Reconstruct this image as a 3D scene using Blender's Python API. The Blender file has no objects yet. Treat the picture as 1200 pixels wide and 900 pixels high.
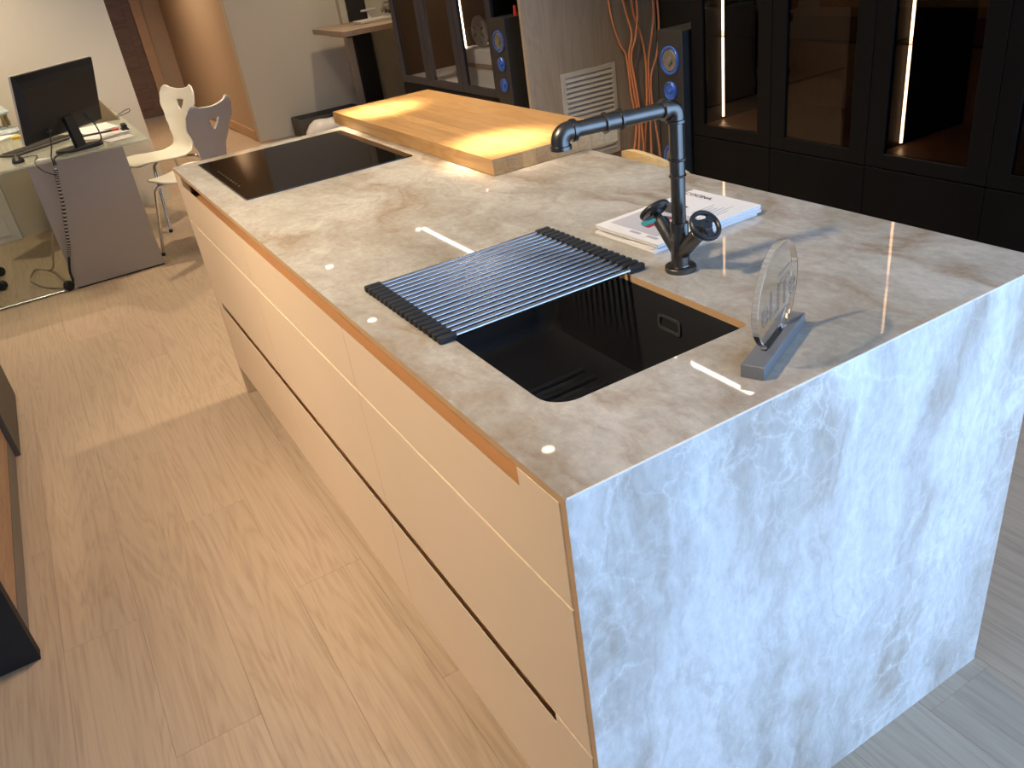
import bpy, bmesh, math, random
from mathutils import Matrix, Vector, Euler
random.seed(7)
scene = bpy.context.scene
COL = scene.collection
PI = math.pi

# ------------------------------------------------------------------ camera
cam_data = bpy.data.cameras.new('camera')
cam = bpy.data.objects.new('camera', cam_data)
COL.objects.link(cam)
CR = Vector((0.85123493, -0.50812179, -0.13119202))
CD = Vector((-0.34925933, -0.36194587, -0.8642992))
CF = Vector((0.39168485, 0.78154171, -0.48556724))
CP = Vector((-0.37770851, -0.66259015, 1.50600811))
cam.matrix_world = Matrix(((CR.x, -CD.x, -CF.x, CP.x), (CR.y, -CD.y, -CF.y, CP.y), (CR.z, -CD.z, -CF.z, CP.z), (0, 0, 0, 1)))
cam_data.sensor_fit = 'HORIZONTAL'
cam_data.sensor_width = 36.0
cam_data.lens = 959.85 / 1200 * 36.0
cam_data.clip_start = 0.02
scene.camera = cam

# ------------------------------------------------------------------ world, exposure
world = bpy.data.worlds.new('daylight')
scene.world = world
world.use_nodes = True
wn = world.node_tree.nodes['Background']
wn.inputs['Color'].default_value = (0.42, 0.645, 1.0, 1)
wn.inputs['Strength'].default_value = 5.5
vs = scene.view_settings
vs.view_transform = 'Standard'
vs.look = 'None'
vs.gamma = 1.0
vs.use_curve_mapping = False
vs.exposure = 0.0
WARM = (1.0, 0.77, 0.51)
# shop-front window: the daylight portal in its opening
WX0, WX1, WY, WZ0, WZ1 = 0.0, 2.9, -1.95, 0.05, 2.66
pd = bpy.data.lights.new('window_portal', 'AREA')
pd.shape = 'RECTANGLE'
pd.size = WX1 - WX0
pd.size_y = WZ1 - WZ0
pd.cycles.is_portal = True
po = bpy.data.objects.new('window_portal', pd)
COL.objects.link(po)
po.location = ((WX0 + WX1) / 2, WY - 0.05, (WZ0 + WZ1) / 2)
po.rotation_euler = (PI / 2, 0, 0)
# unseen side window, added to throw daylight on countertop and floor
VY0, VY1 = -1.88, -0.62
pd2 = bpy.data.lights.new('added_window_portal', 'AREA')
pd2.shape = 'RECTANGLE'
pd2.size = WZ1 - WZ0
pd2.size_y = VY1 - VY0
pd2.cycles.is_portal = True
po2 = bpy.data.objects.new('added_window_portal', pd2)
COL.objects.link(po2)
po2.location = (3.22, (VY0 + VY1) / 2, (WZ0 + WZ1) / 2)
po2.rotation_euler = (0, PI / 2, 0)
# ceiling downlights: x, y, watts, cone degrees, blend   (fixtures are built further down)
DOWNLIGHTS = [
    (0.77, 2.38, 1250, 12.5, 1.0), (0.77, 1.46, 1250, 12.5, 1.0),
    (-1.12, 0.75, 410, 70, 0.9), (-1.12, 2.15, 310, 70, 0.9), (-0.85, 4.1, 105, 85, 0.8),
    (-0.75, 5.45, 230, 110, 0.9), (0.9, 8.7, 260, 120, 0.9), (1.29, 4.8, 250, 110, 0.8),
    (1.35, 2.48, 260, 110, 0.8), (2.45, 6.45, 130, 120, 0.9), (-0.70, 1.45, 95, 85, 0.9), (1.45, 6.2, 80, 120, 0.9)]  # last one is added to brighten the bare far wall
TILT = {2: 40, 3: 38}      # adjustable heads turned towards the drawers, degrees
CEIL = 2.75

# ------------------------------------------------------------------ helpers
def link(o, parent=None):
    COL.objects.link(o)
    if parent is not None:
        o.parent = parent
    return o

class MB:
    def __init__(s):
        s.bm = bmesh.new()
    def box(s, x0, x1, y0, y1, z0, z1, bevel=0, seg=2, M=None, mi=0):
        bm = s.bm
        P = [(x0, y0, z0), (x1, y0, z0), (x1, y1, z0), (x0, y1, z0), (x0, y0, z1), (x1, y0, z1), (x1, y1, z1), (x0, y1, z1)]
        v = [bm.verts.new(M @ Vector(p) if M else p) for p in P]
        fs = [bm.faces.new([v[i] for i in f]) for f in ((0, 3, 2, 1), (4, 5, 6, 7), (0, 1, 5, 4), (1, 2, 6, 5), (2, 3, 7, 6), (3, 0, 4, 7))]
        for f in fs:
            f.material_index = mi
        if bevel:
            es = list({e for f in fs for e in f.edges})
            bmesh.ops.bevel(bm, geom=es, offset=bevel, segments=seg, profile=0.5, affect='EDGES')
        return s
    def ring_surface(s, rings, closed=True, cap0=True, cap1=True, mi=0):
        bm = s.bm
        R = [[bm.verts.new(p) for p in r] for r in rings]
        n = len(R[0])
        for a, b in zip(R[:-1], R[1:]):
            for i in range(n if closed else n - 1):
                j = (i + 1) % n
                bm.faces.new((a[i], a[j], b[j], b[i])).material_index = mi
        if cap0:
            bm.faces.new(list(reversed(R[0]))).material_index = mi
        if cap1:
            bm.faces.new(R[-1]).material_index = mi
        return s
    def tube(s, pts, r, seg=12, cap=True, mi=0):
        pts = [Vector(p) for p in pts]
        rs = r if isinstance(r, (list, tuple)) else [r] * len(pts)
        t0 = (pts[1] - pts[0]).normalized()
        up = Vector((0, 0, 1)) if abs(t0.z) < 0.9 else Vector((1, 0, 0))
        nrm = t0.cross(up).normalized()
        rings = []
        for i, p in enumerate(pts):
            if i == 0:
                t = pts[1] - pts[0]
            elif i == len(pts) - 1:
                t = pts[-1] - pts[-2]
            else:
                t = (pts[i + 1] - pts[i]).normalized() + (pts[i] - pts[i - 1]).normalized()
            if t.length < 1e-9:
                t = pts[i] - pts[i - 1]
            t.normalize()
            nrm = (nrm - t * nrm.dot(t)).normalized()
            b = t.cross(nrm)
            rings.append([p + (nrm * math.cos(2 * PI * k / seg) + b * math.sin(2 * PI * k / seg)) * rs[i] for k in range(seg)])
        return s.ring_surface(rings, True, cap, cap, mi)
    def lathe(s, c, axis, prof, seg=24, cap0=True, cap1=True, mi=0):
        c = Vector(c)
        a = Vector(axis).normalized()
        up = Vector((0, 0, 1)) if abs(a.z) < 0.9 else Vector((1, 0, 0))
        n = a.cross(up).normalized()
        b = a.cross(n)
        rings = [[c + a * h + (n * math.cos(2 * PI * k / seg) + b * math.sin(2 * PI * k / seg)) * r for k in range(seg)] for r, h in prof]
        return s.ring_surface(rings, True, cap0, cap1, mi)
    def prism(s, poly, f0, f1, mi=0):
        # poly: list of 2D points, f0/f1 map a 2D point to 3D on the two faces
        return s.ring_surface([[f0(p) for p in poly], [f1(p) for p in poly]], True, True, True, mi)
    def build(s, name, mats, parent=None, smooth=False, keep=False):
        bm = s.bm
        bmesh.ops.recalc_face_normals(bm, faces=bm.faces[:])
        me = bpy.data.meshes.new(name)
        bm.to_mesh(me)
        bm.free()
        for m in (mats if isinstance(mats, (list, tuple)) else [mats]):
            me.materials.append(m)
        if smooth:
            for p in me.polygons:
                p.use_smooth = True
            try:
                me.set_sharp_from_angle(angle=math.radians(40))
            except Exception:
                pass
        o = bpy.data.objects.new(name, me)
        link(o, parent)
        if parent is not None and not keep:
            o.matrix_parent_inverse = Matrix.Translation(-parent.location)
        return o

def tag(o, label=None, cat=None, group=None, kind=None):
    if label: o['label'] = label
    if cat: o['category'] = cat
    if group: o['group'] = group
    if kind: o['kind'] = kind
    return o

def thing(name, loc, label, cat, group=None):
    o = bpy.data.objects.new(name, None)
    o.empty_display_size = 0.1
    o.location = loc
    COL.objects.link(o)
    return tag(o, label, cat, group)

def struct(o):
    o['kind'] = 'structure'
    return o

def bez(pts, n=12):
    # Catmull-Rom through points
    P = [Vector(p) for p in pts]
    P = [P[0] * 2 - P[1]] + P + [P[-1] * 2 - P[-2]]
    out = []
    for i in range(1, len(P) - 2):
        for k in range(n):
            t = k / n
            a, b, c, d = P[i - 1:i + 3]
            out.append(0.5 * ((2 * b) + (c - a) * t + (2 * a - 5 * b + 4 * c - d) * t * t + (3 * b - a - 3 * c + d) * t ** 3))
    out.append(P[-2])
    return out

def rrect(x0, x1, y0, y1, r, n=8):
    out = []
    rr = r if isinstance(r, (list, tuple)) else (r, r, r, r)
    for (cx, cy, a), q in zip(((x1, y1, 0), (x0, y1, 90), (x0, y0, 180), (x1, y0, 270)), rr):
        ox = cx - q if cx == x1 else cx + q
        oy = cy - q if cy == y1 else cy + q
        for k in range(n + 1):
            t = math.radians(a + 90 * k / n)
            out.append((ox + q * math.cos(t), oy + q * math.sin(t)))
    return out

def text_mesh(name, body, size, mat, parent, M, outline=0.0, spacing=1.0):
    cu = bpy.data.curves.new(name, 'FONT')
    cu.body = body
    cu.size = size
    cu.align_x = 'CENTER'
    cu.align_y = 'CENTER'
    cu.space_character = spacing
    if outline:
        cu.fill_mode = 'NONE'
        cu.bevel_depth = outline
        cu.bevel_resolution = 0
    else:
        cu.extrude = 0.0001
    t = bpy.data.objects.new('tmp', cu)
    COL.objects.link(t)
    dg = bpy.context.evaluated_depsgraph_get()
    me = bpy.data.meshes.new_from_object(t.evaluated_get(dg))
    bpy.data.objects.remove(t)
    me.transform(M)
    me.name = name
    me.materials.clear()
    me.materials.append(mat)
    o = bpy.data.objects.new(name, me)
    link(o, parent)
    if parent is not None:
        o.matrix_parent_inverse = Matrix.Translation(-parent.location)
    return o

# ------------------------------------------------------------------ materials
class NT:
    def __init__(s, name):
        s.mat = bpy.data.materials.new(name)
        s.mat.use_nodes = True
        s.nt = s.mat.node_tree
        s.b = s.nt.nodes['Principled BSDF']
        s.out = s.nt.nodes['Material Output']
    def n(s, t, **kw):
        nd = s.nt.nodes.new(t)
        for k, v in kw.items():
            if k.startswith('i_'):
                key = k[2:]
                key = int(key) if key.isdigit() else key.replace('_', ' ')
                if isinstance(v, bpy.types.NodeSocket):
                    s.nt.links.new(v, nd.inputs[key])
                else:
                    nd.inputs[key].default_value = v
            else:
                setattr(nd, k, v)
        return nd
    def l(s, a, b):
        s.nt.links.new(a, b)
    def ramp(s, fac, stops):
        r = s.n('ShaderNodeValToRGB')
        e = r.color_ramp.elements
        e[0].position, e[0].color = stops[0][0], (*stops[0][1], 1)
        e[1].position, e[1].color = stops[-1][0], (*stops[-1][1], 1)
        for p, c in stops[1:-1]:
            x = e.new(p)
            x.color = (*c, 1)
        s.l(fac, r.inputs[0])
        return r.outputs[0]
    def mix(s, fac, a, b, mode='MIX'):
        m = s.n('ShaderNodeMix', data_type='RGBA', blend_type=mode)
        for sock, v in ((m.inputs[0], fac), (m.inputs[6], a), (m.inputs[7], b)):
            if isinstance(v, bpy.types.NodeSocket):
                s.l(v, sock)
            else:
                sock.default_value = (*v, 1) if isinstance(v, tuple) else v
        return m.outputs[2]
    def coords(s, scale=(1, 1, 1), rot=(0, 0, 0), loc=None):
        tc = s.n('ShaderNodeTexCoord')
        mp = s.n('ShaderNodeMapping')
        mp.inputs['Scale'].default_value = scale
        mp.inputs['Rotation'].default_value = rot
        s.l(tc.outputs['Object'], mp.inputs['Vector'])
        if loc is not None:
            s.l(loc, mp.inputs['Location'])
        return mp.outputs[0]
    def noise(s, vec, scale, detail=6, rough=0.55, dist=0.0):
        return s.n('ShaderNodeTexNoise', i_Vector=vec, i_Scale=scale, i_Detail=detail, i_Roughness=rough, i_Distortion=dist).outputs[0]

def flat(name, col, rough=0.5, metal=0.0, spec=0.5, var=0.04, vscale=6.0, bump=0.0, bscale=150, emit=None, coat=0.0):
    m = NT(name)
    b = m.b
    v = m.coords()
    nz = m.noise(v, vscale, 4)
    lo = tuple(max(0, c * (1 - var)) for c in col)
    hi = tuple(min(1, c * (1 + var)) for c in col)
    m.l(m.ramp(nz, [(0.3, lo), (0.7, hi)]), b.inputs['Base Color'])
    b.inputs['Roughness'].default_value = rough
    b.inputs['Metallic'].default_value = metal
    b.inputs['Specular IOR Level'].default_value = spec
    b.inputs['Coat Weight'].default_value = coat
    if bump:
        bp = m.n('ShaderNodeBump', i_Strength=bump, i_Distance=0.002, i_Height=m.noise(v, bscale, 3))
        m.l(bp.outputs[0], b.inputs['Normal'])
    if emit:
        b.inputs['Emission Color'].default_value = (*emit[0], 1)
        b.inputs['Emission Strength'].default_value = emit[1]
    return m.mat

def stone(name, side):
    m = NT(name)
    b = m.b
    tc = m.n('ShaderNodeTexCoord').outputs['Object']
    def centred(vec, sc, amt, det=3.0):
        n = m.n('ShaderNodeTexNoise', i_Vector=vec, i_Scale=sc, i_Detail=det, i_Roughness=0.55).outputs[1]
        c = m.n('ShaderNodeVectorMath', operation='SUBTRACT', i_0=n, i_1=(0.5, 0.5, 0.5)).outputs[0]
        return m.n('ShaderNodeVectorMath', operation='SCALE', i_0=c, i_Scale=amt).outputs[0]
    def add(a, c):
        return m.n('ShaderNodeVectorMath', operation='ADD', i_0=a, i_1=c).outputs[0]
    def mul(a, k):
        return m.n('ShaderNodeMath', operation='MULTIPLY', i_0=a, i_1=k).outputs[0]
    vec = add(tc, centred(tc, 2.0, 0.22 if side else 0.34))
    vec2 = add(vec, centred(tc, 11.0, 0.07, 6.0))
    def stretch(v, sc):
        mp = m.n('ShaderNodeMapping')
        m.l(v, mp.inputs['Vector'])
        mp.inputs['Rotation'].default_value = (0, math.radians(14), 0) if side else (0, 0, math.radians(-16))
        mp.inputs['Scale'].default_value = sc
        return mp.outputs[0]
    sv = stretch(vec2, (2.6, 1.0, 0.6) if side else (1.9, 0.8, 1.0))
    cloud = m.noise(sv, 2.6, 12, 0.68, 0.25)
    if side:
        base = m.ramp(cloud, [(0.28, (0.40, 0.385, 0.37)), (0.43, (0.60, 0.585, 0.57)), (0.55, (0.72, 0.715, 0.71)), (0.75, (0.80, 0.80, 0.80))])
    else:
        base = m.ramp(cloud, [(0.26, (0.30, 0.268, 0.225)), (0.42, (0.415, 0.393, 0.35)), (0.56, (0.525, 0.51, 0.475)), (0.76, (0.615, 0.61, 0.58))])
    # brown veins: the zero line of a stretched noise, broken up
    vn = m.noise(stretch(vec2, (2.2, 1.0, 0.42) if side else (1.7, 0.55, 1.0)), 1.25, 6, 0.55, 0.6)
    va = m.n('ShaderNodeMath', operation='ABSOLUTE', i_0=m.n('ShaderNodeMath', operation='SUBTRACT', i_0=vn, i_1=0.5).outputs[0]).outputs[0]
    vm = m.ramp(va, [(0.0, (1, 1, 1)), (0.02 if side else 0.012, (0.7, 0.7, 0.7)), (0.065 if side else 0.05, (0.2, 0.2, 0.2)), (0.12 if side else 0.10, (0, 0, 0))])
    brk = m.ramp(m.noise(vec, 3.4, 5, 0.6), [(0.38, (0, 0, 0)), (0.56, (1, 1, 1))])
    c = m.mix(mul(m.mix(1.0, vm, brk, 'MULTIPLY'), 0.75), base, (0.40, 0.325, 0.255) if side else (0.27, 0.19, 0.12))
    # second family, fainter
    vn2 = m.noise(stretch(add(vec2, (3.1, 1.7, 5.3)), (3.2, 1.6, 0.8) if side else (2.6, 1.3, 1.0)), 1.6, 6, 0.6, 0.8)
    va2 = m.n('ShaderNodeMath', operation='ABSOLUTE', i_0=m.n('ShaderNodeMath', operation='SUBTRACT', i_0=vn2, i_1=0.5).outputs[0]).outputs[0]
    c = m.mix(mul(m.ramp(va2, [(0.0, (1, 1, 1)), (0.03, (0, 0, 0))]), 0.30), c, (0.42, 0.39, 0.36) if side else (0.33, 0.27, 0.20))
    # pale crackle in patches, two sizes
    for sc_, amt, thr in ((8.0, 0.55 if side else 0.14, 0.045), (19.0, 0.40 if side else 0.12, 0.07)):
        vo = m.n('ShaderNodeTexVoronoi', feature='DISTANCE_TO_EDGE', i_Vector=add(vec2, centred(tc, 16.0, 0.09, 6.0)), i_Scale=sc_).outputs[0]
        cm = m.ramp(vo, [(0.0, (1, 1, 1)), (thr * 0.4, (0.35, 0.35, 0.35)), (thr * 1.6, (0, 0, 0))])
        cp = m.ramp(m.noise(add(vec, (sc_, 0, 0)), 2.6, 4), [(0.44, (0, 0, 0)), (0.62, (1, 1, 1))])
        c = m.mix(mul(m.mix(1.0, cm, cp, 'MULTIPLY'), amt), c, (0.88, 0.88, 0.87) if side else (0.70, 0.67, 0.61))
    fine = m.ramp(m.noise(stretch(tc, (1.6, 1.0, 0.8)), 42, 8, 0.72), [(0.30, (0.84, 0.84, 0.84)), (0.70, (1.10, 1.10, 1.10))])
    c = m.mix(1.0, c, fine, 'MULTIPLY')
    m.l(c, b.inputs['Base Color'])
    b.inputs['Roughness'].default_value = 0.22 if side else 0.025
    b.inputs['Specular IOR Level'].default_value = 0.5
    return m.mat

def wood(name, c0, c1, c2, axis='Y', rough=0.4, scale=1.0, rnd=0.10, bump=0.05, grain=1.0):
    m = NT(name)
    b = m.b
    oi = m.n('ShaderNodeObjectInfo').outputs['Random']
    off = m.n('ShaderNodeCombineXYZ', i_X=m.n('ShaderNodeMath', operation='MULTIPLY', i_0=oi, i_1=37.0).outputs[0], i_Y=m.n('ShaderNodeMath', operation='MULTIPLY', i_0=oi, i_1=53.0).outputs[0]).outputs[0]
    sc = {'X': (0.6, 7, 7), 'Y': (7, 0.6, 7), 'Z': (7, 7, 0.6)}[axis]
    v = m.coords(tuple(k * scale for k in sc), loc=off)
    rings = m.noise(v, 1.1, 4, 0.5, 1.4)
    wv = m.n('ShaderNodeMath', operation='FRACT', i_0=m.n('ShaderNodeMath', operation='MULTIPLY', i_0=rings, i_1=9.0).outputs[0]).outputs[0]
    tri = m.n('ShaderNodeMath', operation='ABSOLUTE', i_0=m.n('ShaderNodeMath', operation='SUBTRACT', i_0=wv, i_1=0.5).outputs[0]).outputs[0]
    fs = {'X': (1.5, 60, 60), 'Y': (60, 1.5, 60), 'Z': (60, 60, 1.5)}[axis]
    fine = m.noise(m.coords(tuple(k * scale for k in fs), loc=off), 2.0, 6, 0.65)
    s1 = m.n('ShaderNodeMath', operation='MULTIPLY_ADD', i_0=tri, i_1=0.55 * grain, i_2=m.n('ShaderNodeMath', operation='MULTIPLY', i_0=fine, i_1=0.75).outputs[0]).outputs[0]
    c = m.ramp(s1, [(0.22, c0), (0.48, c1), (0.78, c2)])
    tint = m.ramp(oi, [(0.0, (1 - rnd,) * 3), (1.0, (1 + rnd * 0.6,) * 3)])
    c = m.mix(1.0, c, tint, 'MULTIPLY')
    m.l(c, b.inputs['Base Color'])
    b.inputs['Roughness'].default_value = rough
    if bump:
        m.l(m.n('ShaderNodeBump', i_Strength=bump, i_Distance=0.002, i_Height=fine).outputs[0], b.inputs['Normal'])
    return m.mat

def glass_tint(name, tint, refl=0.06, rough=0.0):
    m = NT(name)
    nt = m.nt
    tr = m.n('ShaderNodeBsdfTransparent')
    nz = m.noise(m.coords(), 2.0, 2)
    m.l(m.ramp(nz, [(0.3, tuple(t * 0.97 for t in tint)), (0.7, tint)]), tr.inputs[0])
    gl = m.n('ShaderNodeBsdfGlossy')
    gl.inputs['Roughness'].default_value = rough
    fr = m.n('ShaderNodeFresnel')
    fr.inputs[0].default_value = 1.5
    front = m.n('ShaderNodeMath', operation='SUBTRACT', i_0=1.0, i_1=m.n('ShaderNodeNewGeometry').outputs['Backfacing']).outputs[0]
    fr = m.n('ShaderNodeMath', operation='MULTIPLY', i_0=fr.outputs[0], i_1=front)
    mx = m.n('ShaderNodeMixShader')
    m.l(fr.outputs[0], mx.inputs[0])
    m.l(tr.outputs[0], mx.inputs[1])
    m.l(gl.outputs[0], mx.inputs[2])
    m.l(mx.outputs[0], m.out.inputs[0])
    nt.nodes.remove(m.b)
    return m.mat

def frosted(name, col, clear):
    m = NT(name)
    nz = m.noise(m.coords(), 3.0, 2)
    m.l(m.ramp(nz, [(0.3, tuple(t * 0.97 for t in col)), (0.7, col)]), m.b.inputs['Base Color'])
    m.b.inputs['Roughness'].default_value = 0.1
    tr = m.n('ShaderNodeBsdfTransparent')
    tr.inputs[0].default_value = (0.90, 0.95, 0.90, 1)
    mx = m.n('ShaderNodeMixShader')
    mx.inputs[0].default_value = clear
    m.l(m.b.outputs[0], mx.inputs[1])
    m.l(tr.outputs[0], mx.inputs[2])
    m.l(mx.outputs[0], m.out.inputs[0])
    return m.mat

def acrylic(name):
    m = NT(name)
    b = m.b
    nz = m.noise(m.coords(), 3.0, 2)
    m.l(m.ramp(nz, [(0.3, (0.96, 0.97, 0.98)), (0.7, (1, 1, 1))]), b.inputs['Base Color'])
    b.inputs['Roughness'].default_value = 0.02
    b.inputs['Transmission Weight'].default_value = 1.0
    b.inputs['IOR'].default_value = 1.49
    return m.mat

def emitter(name, col, strength):
    m = NT(name)
    e = m.n('ShaderNodeEmission')
    nz = m.noise(m.coords(), 40.0, 1)
    m.l(m.ramp(nz, [(0.3, tuple(c * 0.9 for c in col)), (0.7, col)]), e.inputs[0])
    e.inputs[1].default_value = strength
    m.l(e.outputs[0], m.out.inputs[0])
    m.nt.nodes.remove(m.b)
    return m.mat

M_ = dict(
    stone_top=stone('quartzite_top', False),
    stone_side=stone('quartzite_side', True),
    slab_edge=flat('slab_edge_tan', (0.55, 0.36, 0.20), 0.45, var=0.05, vscale=30),
    paint=flat('drawer_paint', (0.80, 0.63, 0.465), 0.55, var=0.015, vscale=3),
    groove=flat('groove_shade', (0.50, 0.26, 0.12), 0.55),  # beige recess, its shade put into this darker brown
    carcass=flat('carcass_beige', (0.60, 0.45, 0.32), 0.6),
    plinth=flat('plinth_brown', (0.26, 0.19, 0.14), 0.5),
    oak=wood('floor_oak', (0.35, 0.262, 0.188), (0.455, 0.35, 0.258), (0.515, 0.41, 0.31), 'Y', 0.42, 1.0, 0.03, 0.03, 0.8),
    stave=wood('board_oak', (0.30, 0.155, 0.05), (0.39, 0.22, 0.08), (0.45, 0.28, 0.115), 'Y', 0.38, 1.3, 0.16, 0.03),
    panel_wood=wood('partition_wood', (0.27, 0.225, 0.175), (0.34, 0.29, 0.23), (0.40, 0.345, 0.28), 'Z', 0.5, 0.8, 0.0, 0.03, 0.5),
    door_wood=wood('door_wood', (0.11, 0.065, 0.042), (0.155, 0.093, 0.06), (0.20, 0.12, 0.08), 'X', 0.5, 0.8, 0.0),
    shelf_wood=wood('shelf_wood', (0.22, 0.16, 0.12), (0.30, 0.225, 0.17), (0.36, 0.28, 0.21), 'X', 0.4, 1.0, 0.0),
    cab_wood=wood('cabinet_inner_wood', (0.12, 0.07, 0.04), (0.17, 0.10, 0.06), (0.22, 0.135, 0.08), 'Z', 0.4, 0.8, 0.0),
    stool_wood=wood('stool_wood', (0.50, 0.34, 0.15), (0.62, 0.45, 0.22), (0.70, 0.53, 0.28), 'Y', 0.4, 1.0, 0.0),
    black=flat('black_lacquer', (0.003, 0.003, 0.0035), 0.55, spec=0.1, var=0.2),
    black_matte=flat('black_matte', (0.012, 0.012, 0.013), 0.75, var=0.2),
    frame_grey=flat('dark_frame', (0.0035, 0.0035, 0.004), 0.5, spec=0.12, var=0.1),
    frame_blue=flat('blue_grey_frame', (0.019, 0.023, 0.037), 0.3, spec=0.3, var=0.1),
    sink=flat('black_granite_composite', (0.011, 0.0115, 0.014), 0.5, spec=0.4, var=0.25, vscale=200, bump=0.12, bscale=700),
    hob=flat('black_ceramic_glass', (0.008, 0.007, 0.006), 0.04, var=0.05),
    steel=flat('brushed_steel', (0.42, 0.43, 0.46), 0.25, 1.0, var=0.05),
    chrome=flat('chrome', (0.72, 0.72, 0.72), 0.12, 1.0, var=0.02),
    gun=flat('gunmetal', (0.13, 0.125, 0.12), 0.33, 1.0, var=0.06, vscale=40),
    wheel=flat('dark_cast_iron', (0.018, 0.020, 0.024), 0.38, 0.0, var=0.15, vscale=60),
    rubber=flat('black_rubber', (0.015, 0.016, 0.018), 0.6, var=0.15, vscale=80),
    wall_white=flat('cream_paint', (0.72, 0.67, 0.58), 0.8, var=0.015, vscale=1.0),
    wall_grey=flat('greige_paint', (0.50, 0.47, 0.40), 0.8, var=0.02, vscale=1.0),
    wall_tan=flat('tan_paint', (0.50, 0.38, 0.275), 0.8, var=0.02, vscale=1.0),
    wall_pale=flat('pale_plaster', (0.52, 0.51, 0.44), 0.8, var=0.06, vscale=5.0),
    ceiling=flat('ceiling_paint', (0.60, 0.58, 0.55), 0.9, var=0.01, vscale=1.0),
    trim=flat('tan_trim', (0.50, 0.33, 0.19), 0.5),
    white=flat('white_gloss', (0.80, 0.79, 0.75), 0.3, var=0.01),
    vent=flat('vent_paint', (0.52, 0.50, 0.46), 0.5, var=0.02),
    paper=flat('paper_white', (0.80, 0.80, 0.82), 0.55, var=0.02, vscale=20),
    chair_white=flat('chair_white', (0.86, 0.84, 0.76), 0.4, var=0.01),
    chair_grey=flat('chair_grey', (0.36, 0.345, 0.345), 0.5, var=0.02),
    taupe=flat('taupe_laminate', (0.40, 0.365, 0.33), 0.55, var=0.02, vscale=2),
    desk_top=frosted('desk_glass_top', (0.70, 0.72, 0.65), 0.62),
    mon=flat('monitor_black', (0.010, 0.010, 0.011), 0.55, var=0.1),
    mon_side=flat('monitor_bezel', (0.55, 0.53, 0.48), 0.3),
    orange=flat('orange_cable', (0.82, 0.34, 0.17), 0.5, var=0.08, vscale=30),
    blue=flat('blue_cone', (0.05, 0.14, 0.55), 0.25, 0.4, var=0.2, vscale=80),
    cone=flat('grey_cone', (0.16, 0.15, 0.13), 0.35, 0.3, var=0.1),
    speaker=flat('speaker_vinyl', (0.018, 0.018, 0.018), 0.5, var=0.1),
    red=flat('red_plastic', (0.6, 0.04, 0.03), 0.4),
    teal=flat('print_teal', (0.02, 0.28, 0.33), 0.6),
    maroon=flat('print_maroon', (0.25, 0.02, 0.035), 0.6),
    print_grey=flat('print_grey', (0.42, 0.42, 0.46), 0.6),
    print_dark=flat('print_dark', (0.05, 0.05, 0.055), 0.6),
    print_brown=flat('print_brown', (0.16, 0.11, 0.08), 0.6),
    award_base=flat('grey_acrylic', (0.16, 0.165, 0.175), 0.35, var=0.03),
    ink=flat('etched_ink', (0.12, 0.12, 0.14), 0.5),
    acrylic=acrylic('clear_acrylic'),
    pane=glass_tint('tinted_pane', (0.50, 0.46, 0.42)),
    pane_clear=glass_tint('clear_pane', (0.97, 0.98, 0.98)),
    pane_light=glass_tint('lightly_tinted_pane', (0.78, 0.80, 0.83)),
    shelf_glass=glass_tint('smoked_shelf', (0.55, 0.52, 0.50)),
    led=emitter('led_strip', (1.0, 0.68, 0.42), 22.0),
    lamp=emitter('lamp_lens', (1.0, 0.80, 0.55), 20.0),
    linear=emitter('linear_lens', (1.0, 0.93, 0.80), 14.0),
    yellow=flat('yellow_plastic', (0.70, 0.50, 0.06), 0.5),
    crystal=flat('pale_blue_glazed', (0.55, 0.66, 0.72), 0.15, var=0.2, vscale=30),
    brown_card=flat('brown_card', (0.24, 0.18, 0.11), 0.7),
    driftwood=flat('driftwood_grey', (0.16, 0.135, 0.11), 0.8, var=0.3, vscale=40),
    cable_beige=flat('beige_cable', (0.42, 0.36, 0.26), 0.5),
    dark_grey=flat('dark_grey_laminate', (0.075, 0.068, 0.06), 0.5),
    grey_plinth=flat('grey_plinth', (0.20, 0.175, 0.15), 0.6),
    copper_wood=wood('sideboard_wood', (0.30, 0.18, 0.10), (0.40, 0.25, 0.15), (0.48, 0.31, 0.19), 'Y', 0.45, 1.0, 0.0),
)
L, W, H = 2.482, 0.960, 0.92

# ------------------------------------------------------------------ setting
fl = struct(MB().box(-2.7, 3.25, -2.1, 11.0, -0.06, -0.008).build('floor', M_['oak']))
PW, PL = 0.195, 1.42
ci = 0
plank_cache = {}
x = -1.37
while x < 2.2:
    y0 = -1.3 - (ci * 0.53) % PL
    while y0 < 7.5:
        y1 = y0 + PL
        hidden = (x > 0.1 and x + PW < W - 0.05 and y0 > 0.05 and y1 < L) or (x > 1.5 and y0 > 2.0)
        if not hidden and not (x > 0.3 and y0 > 6.1 and False):
            key = 'p'
            if key not in plank_cache:
                o = MB().box(0.0002, PW - 0.0002, 0.0002, PL - 0.0002, -0.0081, 0.0, 0.0004, 1).build('plank', M_['oak'], fl, keep=True)
                plank_cache[key] = o.data
            else:
                o = link(bpy.data.objects.new('plank', plank_cache[key]), fl)
            o.location = (x, y0, 0)
        y0 = y1
    x += PW
    ci += 1
struct(MB().box(-2.7, 3.25, -2.1, 11.0, CEIL, CEIL + 0.1).build('ceiling', M_['ceiling']))
struct(MB().box(-2.8, -2.6, -2.1, 6.2, 0, CEIL).build('wall_left', M_['wall_white']))
struct(MB().box(-2.7, 0.365, 6.19, 6.31, 0, CEIL).build('wall_back', M_['wall_white']))
struct(MB().box(0.245, 0.365, 6.31, 10.9, 0, CEIL).build('wall_hall_left', M_['wall_tan']))
struct(MB().box(1.47, 1.60, 7.68, 10.9, 0, CEIL).build('wall_hall_right', M_['wall_tan']))
struct(MB().box(0.2, 1.7, 10.9, 11.0, 0, CEIL).build('wall_hall_end', M_['wall_tan']))
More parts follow.
